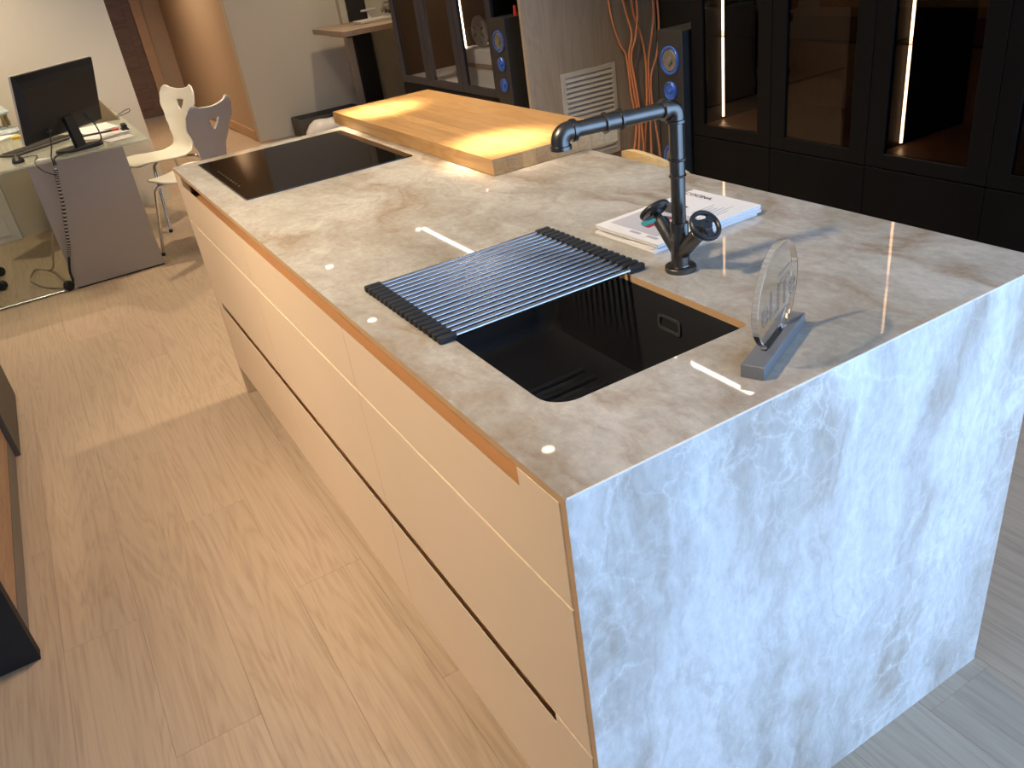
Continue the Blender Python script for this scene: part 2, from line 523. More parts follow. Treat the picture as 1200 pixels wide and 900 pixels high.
struct(MB().box(1.47, 3.2, 7.556, 7.68, 0, CEIL).build('wall_far', M_['wall_grey']))
wr = MB().box(3.1, 3.2, VY1, 7.6, 0, CEIL)
wr.box(3.1, 3.2, -2.07, VY0, 0, CEIL)
wr.box(3.1, 3.2, VY0, VY1, 0, WZ0)
wr.box(3.1, 3.2, VY0, VY1, WZ1, CEIL)
struct(wr.build('wall_right', M_['black_matte']))
struct(MB().box(2.16, 3.1, 3.6, 3.63, 0, CEIL).build('wall_partition', M_['panel_wood']))
struct(MB().box(1.458, 1.47, 7.69, 10.89, 0, 0.10, 0.003).build('baseboard_hall', M_['trim']))
struct(MB().box(1.452, 1.60, 7.544, 7.556, 0, 0.012).build('baseboard_far', M_['trim']))
# the wall behind the camera with the shop-front window
w = MB()
w.box(-2.7, WX0, WY - 0.12, WY, 0, CEIL)
w.box(WX1, 3.2, WY - 0.12, WY, 0, CEIL)
w.box(WX0, WX1, WY - 0.12, WY, 0, WZ0)
w.box(WX0, WX1, WY - 0.12, WY, WZ1, CEIL)
struct(w.build('wall_front', M_['wall_white']))
w1 = MB()
for xx in (WX0 + 0.03, (WX0 + WX1) / 2, WX1 - 0.03):
    w1.box(xx - 0.03, xx + 0.03, WY - 0.09, WY - 0.03, WZ0, WZ1)
w1.box(WX0, WX1, WY - 0.09, WY - 0.03, WZ0, WZ0 + 0.06)
w1.box(WX0, WX1, WY - 0.09, WY - 0.03, WZ1 - 0.06, WZ1)
w1 = struct(w1.build('window_1', M_['frame_grey']))
w2 = MB()  # frame of the side window added for daylight
for yy in (VY0 + 0.03, VY1 - 0.03):
    w2.box(3.12, 3.18, yy - 0.03, yy + 0.03, WZ0, WZ1)
w2.box(3.12, 3.18, VY0, VY1, WZ0, WZ0 + 0.06)
w2.box(3.12, 3.18, VY0, VY1, WZ1 - 0.06, WZ1)
struct(w2.build('added_window', M_['frame_grey']))
# hall door
d = MB().box(0.38, 1.13, 10.86, 10.898, 0.0, 2.1, 0.003).build('door_1', M_['door_wood'])
struct(d)
for z0, z1 in ((0.1, 0.55), (0.60, 1.05), (1.10, 1.55), (1.6, 2.0)):
    MB().box(0.47, 1.04, 10.85, 10.862, z0, z1, 0.004).build('panel', M_['door_wood'], d)
struct(MB().box(1.135, 1.25, 10.85, 10.898, 0, 2.2, 0.004).build('trim_1', M_['trim']))
# far wall: dark doorway post with a pale lining, and the pale plaster beyond it
struct(MB().box(2.50, 2.565, 7.48, 7.556, 0, CEIL, 0.003).build('trim_2', M_['wall_grey']))
struct(MB().box(2.565, 2.75, 7.45, 7.556, 0, CEIL, 0.003).build('trim_3', M_['black_matte']))
struct(MB().box(2.75, 3.1, 7.50, 7.556, 0, CEIL).build('wall_niche', M_['wall_pale']))
# dark soffit above the cabinets
struct(MB().box(1.92, 3.1, -0.55, 5.60, 2.47, CEIL).build('trim_4', M_['black_matte']))

# ------------------------------------------------------------------ ceiling lamps
def linear_light(y0, y1, lab):
    t = thing('linear_light', (2.13, (y0 + y1) / 2, 2.44), lab, 'ceiling light', 'linear lights above the cabinets')
    MB().box(2.10, 2.16, y0, y1, 2.44, 2.47, 0.002).build('housing', M_['black_matte'], t)
    MB().box(2.115, 2.145, y0 + 0.01, y1 - 0.01, 2.436, 2.4405).build('lens', M_['linear'], t)
linear_light(4.5, 5.55, 'slim linear light on the soffit above the glazed cabinet by the far wall')
linear_light(1.80, 2.45, 'slim linear light on the soffit above the smoked glass cabinets')
for i, (lx, ly, pw, cone, bl) in enumerate(DOWNLIGHTS):
    nm = ['over the far half of the wooden board', 'over the near half of the wooden board', 'over the aisle beside the sink end', 'over the aisle beside the middle drawers', 'over the aisle between island and desk', 'over the office desk', 'in the hall behind the desk', 'between island and far wall', 'behind the island near the partition', 'above the wall shelf corner', 'over the aisle beside the sideboard', 'added to brighten the bare far wall'][i]
    t = thing('downlight', (lx, ly, CEIL), 'round recessed warm ceiling downlight ' + nm, 'ceiling light', 'recessed ceiling downlights')
    MB().lathe((lx, ly, CEIL), (0, 0, -1), [(0.035, 0.004), (0.035, 0.006), (0.05, 0.005), (0.052, 0.0)], 24, False, False).build('trim_ring', M_['white'], t, True)
    MB().lathe((lx, ly, CEIL), (0, 0, -1), [(0.035, 0.001), (0.035, 0.003)], 24).build('lens', M_['lamp'], t)
    ld = bpy.data.lights.new('downlight_lamp', 'SPOT')
    ld.energy = pw
    ld.color = WARM
    ld.spot_size = math.radians(cone)
    ld.spot_blend = bl
    ld.shadow_soft_size = 0.12 if i in TILT else 0.06
    lo = bpy.data.objects.new('downlight_lamp', ld)
    link(lo, t)
    lo.location = (0, 0, -0.012)
    lo.rotation_euler = (0, -math.radians(TILT.get(i, 0)), 0)

# ------------------------------------------------------------------ island
isl = thing('kitchen_island', (W / 2, L / 2, 0), 'long kitchen island with marbled quartzite top and peach drawer fronts', 'island')
SX0, SX1, SY0, SY1 = 0.101, 0.466, 0.178, 0.765
T = 0.013
hole = rrect(SX0, SX1, SY0, SY1, (0.012, 0.04, 0.045, 0.012), 8)
bm = bmesh.new()
outer = [(0, 0), (W, 0), (W, L), (0, L)]
ov = [bm.verts.new((a, b, H)) for a, b in outer]
hv = [bm.verts.new((a, b, H)) for a, b in hole]
es = [bm.edges.new((v[i], v[(i + 1) % len(v)])) for v in (ov, hv) for i in range(len(v))]
r = bmesh.ops.triangle_fill(bm, use_beauty=True, use_dissolve=False, edges=es)
fs = [g for g in r['geom'] if isinstance(g, bmesh.types.BMFace)]
for f in fs:
    f.normal_update()
    if f.normal.z < 0:
        f.normal_flip()
ext = bmesh.ops.extrude_face_region(bm, geom=bm.faces[:])
for g in ext['geom']:
    if isinstance(g, bmesh.types.BMVert):
        g.co.z = H - T
bmesh.ops.recalc_face_normals(bm, faces=bm.faces[:])
for f in bm.faces:
    f.normal_update()
    cc = f.calc_center_median()
    if abs(f.normal.z) < 0.5:
        f.material_index = 2 if cc.y < 0.001 else 1
me = bpy.data.meshes.new('countertop')
bm.to_mesh(me)
bm.free()
me.materials.append(M_['stone_top'])
me.materials.append(M_['slab_edge'])
me.materials.append(M_['stone_side'])
o = link(bpy.data.objects.new('countertop', me), isl)
o.matrix_parent_inverse = Matrix.Translation(-isl.location)
o['label'] = 'polished greige quartzite countertop with brown veins'
# waterfall end: stone slab with a tan edge towards the drawers
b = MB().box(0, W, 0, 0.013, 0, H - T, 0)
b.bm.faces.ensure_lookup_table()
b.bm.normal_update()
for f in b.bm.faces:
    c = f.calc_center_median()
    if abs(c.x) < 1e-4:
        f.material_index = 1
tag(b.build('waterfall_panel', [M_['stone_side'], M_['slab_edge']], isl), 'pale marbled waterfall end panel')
# white strip painting the bright bevel highlight along the mitre
MB().box(0.002, W, -0.0006, 0.0016, H - 0.0012, H + 0.0004).build('mitre_highlight', M_['paper'], isl)
MB().box(0.0, W, L - 0.018, L - 0.001, 0.0, H - T).build('end_panel', M_['paint'], isl)
MB().box(W - 0.02, W - 0.002, 0.014, L - 0.018, 0.0, H - T).build('back_panel', M_['black_matte'], isl)
MB().box(0.045, W - 0.021, 0.014, L - 0.019, 0.10, 0.118).build('bottom_panel', M_['carcass'], isl)
MB().box(0.04, 0.055, 0.0135, L - 0.06, 0.0, 0.10).build('plinth', M_['plinth'], isl)
# recessed finger channels behind the grooves
c = MB()
for z0, z1 in ((0.82, H - T - 0.001), (0.36, 0.455)):
    c.box(0.058, 0.064, 0.014, L - 0.019, z0, z1)
    c.box(0.0215, 0.058, 0.014, L - 0.019, z0, z0 + 0.006)
c.build('finger_channel', M_['groove'], isl)
ys = [0.0145, 0.784, 1.588, L - 0.0185]
G = 0.0015
ENDG = 0.115
rows = [(0.733, 0.876, 0.9065), (0.4365, 0.730, None), (0.132, 0.414, 0.434)]
for ri, (z0, z1, zn) in enumerate(rows):
    for k in range(3):
        a, bb = ys[k] + G, ys[k + 1] - G
        za = z0 + (0.008 if (ri == 2 and k == 0) else 0) - (0.0 if ri < 2 else 0.0)
        poly = [(a, za), (bb, za)]
        if zn and k == 2:
            poly += [(bb, zn), (L - ENDG, zn), (L - ENDG, z1)]
        else:
            poly += [(bb, z1)]
        if zn and k == 0:
            poly += [(ENDG, z1), (ENDG, zn), (a, zn)]
        else:
            poly += [(a, z1)]
        q = MB().prism(poly, lambda p: (0.0, p[0], p[1]), lambda p: (0.021, p[0], p[1] - (0.05 if zn and p[1] == z1 else 0.0)))
        bmesh.ops.recalc_face_normals(q.bm, faces=q.bm.faces[:])
        ee = [e for e in q.bm.edges if abs(e.verts[0].co.x) < 1e-5 and abs(e.verts[1].co.x) < 1e-5]
        bmesh.ops.bevel(q.bm, geom=ee, offset=0.0012, segments=1, affect='EDGES')
        q.build('drawer_front', M_['paint'], isl)

# ------------------------------------------------------------------ sink
sk = thing('sink', ((SX0 + SX1) / 2, (SY0 + SY1) / 2, 0.70), 'black undermount sink sunk into the stone countertop', 'sink')
rings = []
ZT, ZB = H - T - 0.0005, 0.715
def sring(g, z, r):
    return [(a, b2, z) for a, b2 in rrect(SX0 - g, SX1 + g, SY0 - g, SY1 + g, r, 8)]
rings.append(sring(0.022, ZT, 0.05))
rings.append(sring(0.0025, ZT, 0.045))
rings.append(sring(0.0, ZT - 0.004, 0.042))
rings.append(sring(-0.006, ZB + 0.035, 0.045))
rings.append(sring(-0.014, ZB + 0.012, 0.045))
rings.append(sring(-0.036, ZB, 0.045))
rings.append(sring(-0.12, ZB - 0.002, 0.045))
MB().ring_surface(rings, True, False, True).build('bowl', M_['sink'], sk, True)
for k in range(9):
    yy = 0.235 + k * 0.040
    MB().tube([(0.150, yy, ZB - 0.0005), (0.395, yy, ZB - 0.0005)], 0.0065, 8).build('rib', M_['sink'], sk, True)
# overflow slot on the far wall
fx = SX1 - 0.0025
q = MB()
pl = rrect(0.335, 0.395, 0.842, 0.872, 0.008, 4)
pi_ = rrect(0.340, 0.390, 0.847, 0.867, 0.006, 4)
q.ring_surface([[(fx, p[0], p[1]) for p in pl], [(fx - 0.003, p[0], p[1]) for p in pl], [(fx - 0.003, p[0], p[1]) for p in pi_], [(fx + 0.0, p[0], p[1]) for p in pi_]], True, False, False)
q.build('overflow_rim', flat('overflow_grey', (0.05, 0.05, 0.055), 0.3), sk)

# ------------------------------------------------------------------ cooktop
ck = thing('cooktop', (0.343, 2.075, H), 'black glass induction cooktop set flat into the countertop', 'cooktop')
MB().prism([(0.079, 1.748), (0.607, 1.748), (0.607, 2.40), (0.079, 2.40)], lambda p: (p[0], p[1], H + 0.0002), lambda p: (p[0], p[1], H + 0.004)).build('glass_plate', M_['hob'], ck)
MB().box(0.0745, 0.0788, 1.748, 2.40, H + 0.0002, H + 0.0046, 0.0006, 1).build('metal_trim', M_['steel'], ck)
for k in range(9):
    MB().box(0.100, 0.106, 1.93 + k * 0.034, 1.938 + k * 0.034, H + 0.004, H + 0.00415).build('control_mark', M_['dark_grey'], ck)

# ------------------------------------------------------------------ roll-up drying rack
rk = thing('drying_rack', (0.285, 0.64, H), 'roll-up steel tube drying rack lying over the sink', 'drying rack')
NTB = 18
for k in range(NTB):
    yy = 0.481 + k * (0.797 - 0.481) / (NTB - 1)
    xa = 0.072 - 0.004 * (k / NTB)
    xb = 0.502 - 0.003 * (k / NTB)
    MB().tube([(xa + 0.012, yy, H + 0.0065), (xb - 0.012, yy, H + 0.0065)], 0.005, 12).build('tube', M_['steel'], rk, True)
    for s, x0, x1 in ((0, xa, xa + 0.034), (1, xb - 0.034, xb)):
        MB().box(x0, x1, yy - 0.0064, yy + 0.0064, H + 0.0005, H + 0.0135, 0.003, 2).build('end_cap', M_['rubber'], rk)

# ------------------------------------------------------------------ faucet
FX, FY = 0.543, 0.425
fc = thing('faucet', (FX, FY, H), 'industrial gunmetal pipe faucet with two wheel handles beside the sink', 'faucet')
MB().lathe((FX, FY, H), (0, 0, 1), [(0.028, 0), (0.0285, 0.002), (0.0285, 0.008), (0.027, 0.0095), (0.0175, 0.0098), (0.0168, 0.012)], 32).build('base_flange', M_['gun'], fc, True)
MB().lathe((FX, FY, H), (0, 0, 1), [(0.0165, 0.0095), (0.0165, 0.088), (0.0155, 0.09), (0.0125, 0.0902)], 28).build('valve_body', M_['gun'], fc, True)
ZS = 1.208
MB().lathe((FX, FY, H), (0, 0, 1), [(0.0125, 0.089), (0.0125, 0.172), (0.0145, 0.1722), (0.0158, 0.174), (0.0145, 0.176), (0.0132, 0.1765), (0.0132, 0.1995), (0.0145, 0.200), (0.0158, 0.202), (0.0145, 0.204), (0.0125, 0.2045), (0.0125, ZS - 0.018 - H)], 28).build('riser_pipe', M_['gun'], fc, True)
SD = Vector((0.335 - FX, 0.463 - FY, 0))
SLEN = SD.length
SD.normalize()
def elbow(c, d_in, d_out, r, R, ext):
    c = Vector(c)
    P = [c - Vector(d_in) * (R + ext), c - Vector(d_in) * R]
    for k in range(1, 8):
        a = k / 8 * PI / 2
        P.append(c - Vector(d_in) * R + Vector(d_out) * R + Vector(d_in) * R * math.sin(a) - Vector(d_out) * R * math.cos(a))
    P += [c + Vector(d_out) * R, c + Vector(d_out) * (R + ext)]
    return P
top = Vector((FX, FY, ZS))
e1 = MB().tube(elbow(top, (0, 0, 1), SD, 0.0145, 0.012, 0.008), 0.0145, 24)
e1.lathe(top + Vector((0, 0, -0.022)), (0, 0, 1), [(0.0145, -0.003), (0.0165, -0.002), (0.0165, 0.002), (0.0145, 0.003)], 24)
e1.lathe(top + SD * 0.022, SD, [(0.0145, -0.004), (0.0178, -0.003), (0.0178, 0.003), (0.0145, 0.004)], 24)
e1.build('top_elbow', M_['gun'], fc, True)
sp = [(0.0125, 0.018), (0.0125, 0.100), (0.0145, 0.1002), (0.0178, 0.101), (0.0178, 0.1035), (0.0140, 0.105), (0.0138, 0.128), (0.0172, 0.1285), (0.0172, 0.131), (0.0125, 0.132), (0.0125, SLEN - 0.020)]
# ring pair sits toward the riser end of the spout
MB().lathe(top, SD, [(r0, (SLEN + 0.0) - h + 0.0 if False else h) for r0, h in sp], 28).build('spout_pipe', M_['gun'], fc, True)
tip = top + SD * (SLEN - 0.002)
e2 = MB().tube(elbow(tip, SD, (0, 0, -1), 0.0155, 0.014, 0.009), 0.0155, 24)
e2.lathe(tip - SD * 0.024, SD, [(0.0155, -0.004), (0.018, -0.003), (0.018, 0.003), (0.0155, 0.004)], 24)
e2.lathe(tip + Vector((0, 0, -0.023)), (0, 0, 1), [(0.0155, -0.004), (0.0175, -0.003), (0.0175, 0.003), (0.0155, 0.004)], 24)
e2.build('spout_elbow', M_['gun'], fc, True)
def handle(sy):
    d = Vector((0, sy * 0.70, 0.714)).normalized()
    st = Vector((FX, FY, 0.950))
    arm = MB().lathe(st, d, [(0.0135, 0.0), (0.0135, 0.072), (0.0125, 0.073), (0.0125, 0.0745), (0.008, 0.075), (0.006, 0.094)], 24)
    arm = arm.build('handle_arm', M_['gun'], fc, True)
    c = st + d * 0.096
    u = Vector((1, 0, 0))
    v = d.cross(u)
    wh = MB()
    R0, rt = 0.0255, 0.0042
    rings = []
    for k in range(40):
        a = 2 * PI * k / 40
        rad = u * math.cos(a) + v * math.sin(a)
        rings.append([c + rad * (R0 + rt * math.cos(2 * PI * j / 10)) + d * rt * 1.25 * math.sin(2 * PI * j / 10) for j in range(10)])
    rings.append(rings[0])
    wh.ring_surface(rings, True, False, False)
    wh.lathe(c, d, [(0.0095, -0.008), (0.0115, -0.003), (0.0115, 0.004), (0.0095, 0.006), (0.006, 0.006), (0.0055, 0.0045)], 24)
    for k in range(3):
        a = 2 * PI * k / 3 + 0.5
        rad = u * math.cos(a) + v * math.sin(a)
        tn = d.cross(rad)
        a0, a1 = c + rad * 0.008, c + rad * 0.024
        rr = []
        for P, wd in ((a0, 0.0085), ((a0 + a1) / 2, 0.0058), (a1, 0.0095)):
            rr.append([P + tn * wd - d * 0.003, P + tn * wd + d * 0.003, P - tn * wd + d * 0.003, P - tn * wd - d * 0.003])
        wh.ring_surface(rr, True, True, True)
    wh.build('handle_wheel', M_['wheel'], fc, True)
handle(-1)
handle(1)

# ------------------------------------------------------------------ brochures
def brochure(cx, cy, z, w_, l_, th, rot, lab, curl=0.0):
    t = thing('brochure', (cx, cy, z), lab, 'brochure', 'brochures stacked beside the faucet')
    t.rotation_euler = (0, 0, rot)
    n = max(3, int(th / 0.0022))
    for k in range(n):
        j = random.uniform(-0.0025, 0.0025)
        MB().box(-w_ / 2 + j, w_ / 2 + j, -l_ / 2 + j * 0.6, l_ / 2 + j * 0.6, th * k / n, th * (k + 1) / n - 0.0003).build('page' if k < n - 1 else 'cover', M_['paper'], t, keep=True)
    return t
bcx, bcy = 0.705, 0.620
brochure(bcx - 0.008, bcy - 0.002, H + 0.0005, 0.275, 0.188, 0.0055, 0.02, 'bottom brochure of the white stack beside the faucet')
brochure(bcx + 0.004, bcy + 0.003, H + 0.0062, 0.278, 0.19, 0.0055, -0.03, 'middle brochure of the white stack, splayed pages beside the faucet')
bt = brochure(bcx, bcy, H + 0.0119, 0.282, 0.192, 0.0075, 0.045, 'top white brochure with a printed grey photo and teal shape')
zt = 0.0075
def prt(name, x0, x1, y0, y1, mat, dz=0.0):
    return MB().box(x0, x1, y0, y1, zt - 0.0001 + dz, zt + 0.0003 + dz).build(name, mat, bt, keep=True)
prt('printed_photo', -0.115, 0.005, -0.062, 0.078, flat('print_pale_grey', (0.50, 0.50, 0.54), 0.55))
prt('printed_panel', -0.005, 0.045, 0.015, 0.075, M_['print_dark'], 0.0003)
poly = [(-0.085 + 0.036 * math.cos(a * PI / 12), -0.005 + 0.03 * math.sin(a * PI / 12)) for a in range(13)]
MB().prism(poly, lambda p: (p[0] + 0.03, p[1] + 0.006, zt), lambda p: (p[0] + 0.03, p[1] + 0.006, zt + 0.0008)).build('printed_shape', M_['teal'], bt, keep=True)
prt('printed_stripe', -0.092, -0.02, -0.013, 0.0, M_['maroon'], 0.0005)
for k in range(6):
    prt('printed_line', 0.02, 0.02 + random.uniform(0.05, 0.085), -0.02 - k * 0.010, -0.0185 - k * 0.010, M_['print_grey'])
for k in range(2):
    prt('printed_line', -0.128, -0.120, -0.075 + k * 0.05, -0.045 + k * 0.05, M_['print_grey'])
def local_text(body, size, x, y, rot, mat, parent, z):
    M = Matrix.Translation((x, y, z)) @ Matrix.Rotation(rot, 4, 'Z')
    o = text_mesh('printed_title', body, size, mat, None, M)
    o.parent = parent
    return o
local_text('COCINA', 0.020, 0.108, 0.050, -PI / 2, M_['print_brown'], bt, zt + 0.0005)

# ------------------------------------------------------------------ acrylic award
AC = Vector((0.43, 0.093, 0))
AU = Vector((0.156, 0.074, 0)).normalized()
AN = Vector((-AU.y, AU.x, 0))
aw = thing('award', (AC.x, AC.y, H), 'clear acrylic disc award on a grey block beside the sink', 'award')
MA = Matrix(((AU.x, AN.x, 0, AC.x), (AU.y, AN.y, 0, AC.y), (0, 0, 1, H), (0, 0, 0, 1)))
MB().box(-0.090, 0.094, -0.0165, 0.0165, 0.0003, 0.0205, 0.0008, 1, M=MA).build('base', M_['award_base'], aw)
poly = []
for k in range(49):
    a = math.radians(-118 + 326 * k / 48 - 0) if False else math.radians(-55 + 290 * k / 48)
    poly.append((0.002 + 0.085 * math.cos(a), 0.089 + 0.074 * math.sin(a)))
poly = [p for p in poly if p[1] >= 0.0208]
poly = [(poly[-1][0] + 0.004, 0.0206)] + [(poly[0][0] - 0.004, 0.0206)] + poly
q = MB().prism(poly, lambda p: MA @ Vector((p[0], -0.005, p[1])), lambda p: MA @ Vector((p[0], 0.005, p[1])))
bmesh.ops.recalc_face_normals(q.bm, faces=q.bm.faces[:])
ee = [e for e in q.bm.edges if len(e.link_faces) == 2 and max(len(f.verts) for f in e.link_faces) > 10]
bmesh.ops.bevel(q.bm, geom=ee, offset=0.0012, segments=1, affect='EDGES')
for f in q.bm.faces:
    f.material_index = 0 if len(f.verts) > 10 else 1
q.build('disc', [M_['pane_clear'], M_['acrylic']], aw)
def award_text(body, size, s, z, out, sp=1.0):
    R = MA @ Matrix.Translation((s, -0.0056, z)) @ Matrix.Rotation(PI / 2, 4, 'X')
    text_mesh('etched_lettering', body, size, M_['ink'], aw, R, out, sp)
award_text('eLITe', 0.060, 0.0, 0.085, 0.0005, 1.05)
for z0, s0, s1 in ((0.118, -0.005, 0.045), (0.055, -0.015, 0.04)):
    MB().box(s0, s1, -0.0056, -0.0051, z0, z0 + 0.0022, M=MA).build('etched_line', M_['ink'], aw)

# ------------------------------------------------------------------ butcher block
bd = thing('wooden_board', (0.857, 1.95, H), 'thick oak butcher board lit by spotlights at the island far end', 'board')
BX0, BX1, BY0, BY1 = 0.648, 1.066, 1.300, 2.575
NS = 9
for k in range(NS):
    a = BX0 + (BX1 - BX0) * k / NS
    bb = BX0 + (BX1 - BX0) * (k + 1) / NS
    MB().box(a + 0.0001, bb - 0.0001, BY0, BY1, H + 0.0005, H + 0.045, 0.0006, 1).build('stave', M_['stave'], bd)

# ------------------------------------------------------------------ bar stool behind the island
st = thing('bar_stool', (1.20, 1.20, 0), 'light wood bar stool with low curved back behind the island', 'stool')
def arcband(r0, r1, z0, z1, a0, a1, n=18):
    rr = []
    for k in range(n + 1):
        t = k / n
        a = math.radians(a0 + (a1 - a0) * t)
        c, s = math.cos(a), math.sin(a)
        zz = z1 - 0.06 * abs(2 * t - 1) ** 2
        rr.append([(1.20 + r0 * c, 1.20 + r0 * s, z0), (1.20 + r1 * c, 1.20 + r1 * s, z0), (1.20 + r1 * c, 1.20 + r1 * s, zz), (1.20 + r0 * c, 1.20 + r0 * s, zz)])
    return rr
MB().ring_surface(arcband(0.140, 0.160, 0.78, 0.908, 118, 242), True, True, True).build('backrest', M_['stool_wood'], st, True)
MB().lathe((1.20, 1.20, 0.64), (0, 0, 1), [(0.16, 0), (0.178, 0.008), (0.178, 0.028), (0.165, 0.036), (0.1, 0.030)], 32).build('seat', M_['stool_wood'], st, True)
for k in range(4):
    a = PI / 4 + k * PI / 2
    c, s = math.cos(a), math.sin(a)
    MB().tube([(1.20 + 0.20 * c, 1.20 + 0.20 * s, 0.0), (1.20 + 0.12 * c, 1.20 + 0.12 * s, 0.645)], [0.013, 0.017], 12).build('leg', M_['black_matte'], st, True)
MB().lathe((1.20, 1.20, 0.24), (0, 0, 1), [(0.160, 0), (0.175, 0), (0.175, 0.014), (0.160, 0.014), (0.160, 0)], 32, False, False).build('foot_ring', M_['black_matte'], st, True)
for a in (140, 220):
    c, s = math.cos(math.radians(a)), math.sin(math.radians(a))
    MB().tube([(1.20 + 0.16 * c, 1.20 + 0.16 * s, 0.66), (1.20 + 0.176 * c, 1.20 + 0.176 * s, 0.82)], 0.008, 10).build('back_post', M_['black_matte'], st, True)

# ------------------------------------------------------------------ display cabinets
XF = 2.20
def cabinet(y0, y1, doors, xb, lab, led_ys, led_x, shelf_z, inner, floor_mat, frame='frame_grey'):
    t = thing('display_cabinet', ((XF + xb) / 2, (y0 + y1) / 2, 0), lab, 'cabinet', 'glass-fronted display cabinets')
    ZT_ = 2.40
    Z0 = 0.60
    q = MB()
    q.box(XF + 0.022, xb, y0, y0 + 0.018, 0, ZT_)
    q.box(XF + 0.022, xb, y1 - 0.018, y1, 0, ZT_)
    q.box(XF + 0.022, xb, y0 + 0.018, y1 - 0.018, ZT_ - 0.02, ZT_)
    q.build('carcass', M_['black'], t)
    MB().box(XF + 0.022, xb, y0 + 0.018, y1 - 0.018, Z0 - 0.02, Z0).build('cabinet_floor', floor_mat, t)
    MB().box(xb - 0.012, xb, y0 + 0.018, y1 - 0.018, 0, ZT_ - 0.02).build('back_panel', inner, t)
    n = doors
    dw = (y1 - y0) / n
    for k in range(n):
        a, c = y0 + k * dw + 0.0015, y0 + (k + 1) * dw - 0.0015
        fr = MB()
        sw = 0.072
        fr.box(XF, XF + 0.021, a, a + sw, 0.565, ZT_ - 0.003, 0.001, 1)
        fr.box(XF, XF + 0.021, c - sw, c, 0.565, ZT_ - 0.003, 0.001, 1)
        fr.box(XF, XF + 0.021, a + sw, c - sw, 0.565, 0.615, 0.001, 1)
        fr.box(XF, XF + 0.021, a + sw, c - sw, ZT_ - 0.06, ZT_ - 0.003, 0.001, 1)
        d_ = fr.build('door', M_[frame], t)
        pn = MB().box(XF + 0.008, XF + 0.013, a + sw, c - sw, 0.615, ZT_ - 0.06).build('pane', M_['pane'] if frame == 'frame_grey' else M_['pane_light'], d_)
        MB().box(XF, XF + 0.021, a, c, 0.09, 0.560, 0.001, 1).build('drawer_front', M_['black'], t)
    MB().box(XF + 0.05, XF + 0.07, y0, y1, 0, 0.085).build('plinth', M_['black_matte'], t)
    for z in shelf_z:
        MB().box(XF + 0.06, xb - 0.014, y0 + 0.019, y1 - 0.019, z, z + 0.008).build('shelf', M_['shelf_glass'], t)
    for ly in led_ys:
        MB().box(led_x - 0.0045, led_x + 0.0045, ly, ly + 0.006, Z0 + 0.012, 2.02).build('led_strip', M_['led'], t)
    return t
cabinet(1.335, 2.265, 2, 2.75, 'black glazed cabinet with a lit strip, standing next to the tall speaker', [2.235], 2.36, (0.972, 1.35, 1.75), M_['cab_wood'], M_['cab_wood'])
cabinet(0.405, 1.335, 2, 2.75, 'second black glazed cabinet with a lit strip, at the right edge', [1.305], 2.36, (0.972, 1.35, 1.75), M_['cab_wood'], M_['cab_wood'])
cabinet(4.02, 5.55, 3, 2.80, 'blue-black glazed cabinet with three doors behind the wooden board', [4.68], 2.34, (1.25,), M_['black_matte'], M_['white'], 'frame_blue')
# spoked wheel in the three-door cabinet, added for a street reflection
wh = MB()
oc = Vector((2.52, 4.33, 0.0))
wc = Vector((2.35, 4.475, 0.925))
outl = []
wh.lathe(wc, (1, 0.0, 0), [(0.082, -0.01), (0.095, -0.01), (0.095, 0.01), (0.082, 0.01), (0.082, -0.01)], 36, False, False)
wh.lathe(wc, (1, 0, 0), [(0.028, -0.012), (0.028, 0.012)], 24)
for k in range(8):
    a = 2 * PI * k / 8
    dv = Vector((0, math.cos(a), math.sin(a)))
    tn = Vector((0, -math.sin(a), math.cos(a)))
    rr = []
    for r0, wd in ((0.02, 0.008), (0.05, 0.012), (0.085, 0.026)):
        P = wc + dv * r0
        rr.append([P + tn * wd + Vector((-0.01, 0, 0)), P + tn * wd + Vector((0.01, 0, 0)), P - tn * wd + Vector((0.01, 0, 0)), P - tn * wd + Vector((-0.01, 0, 0))])
    wh.ring_surface(rr)
tg = wh.build('reflection_wheel', flat('pale_grey_metal', (0.42, 0.41, 0.40), 0.4), None, False)
dp = thing('reflection_block', (2.45, 4.42, 0.6), 'white block with a brown band, added for a reflection in the cabinet glass', 'reflection stand-in')  # block added in place of a street reflection on the glass
MB().box(2.27, 2.62, 4.10, 4.64, 0.6005, 0.715, 0.002, 1).build('lower_block', M_['white'], dp)
MB().box(2.265, 2.625, 4.095, 4.645, 0.7155, 0.742, 0.001, 1).build('band', M_['shelf_wood'], dp)
MB().box(2.27, 2.62, 4.10, 4.64, 0.7425, 0.829, 0.002, 1).build('upper_block', M_['white'], dp)
tag(tg, 'pale round wheel with holes, added for a reflection in the cabinet glass', 'ornament')
vz = MB().lathe((2.5, 4.98, 0.6), (0, 0, 1), [(0.05, 0.001), (0.08, 0.05), (0.085, 0.12), (0.05, 0.22), (0.03, 0.27), (0.042, 0.31)], 28, True, False).build('vase', flat('dark_glaze', (0.05, 0.055, 0.06), 0.25), None, True)
tag(vz, 'dark glazed vase inside the left door of the glazed cabinet', 'vase')

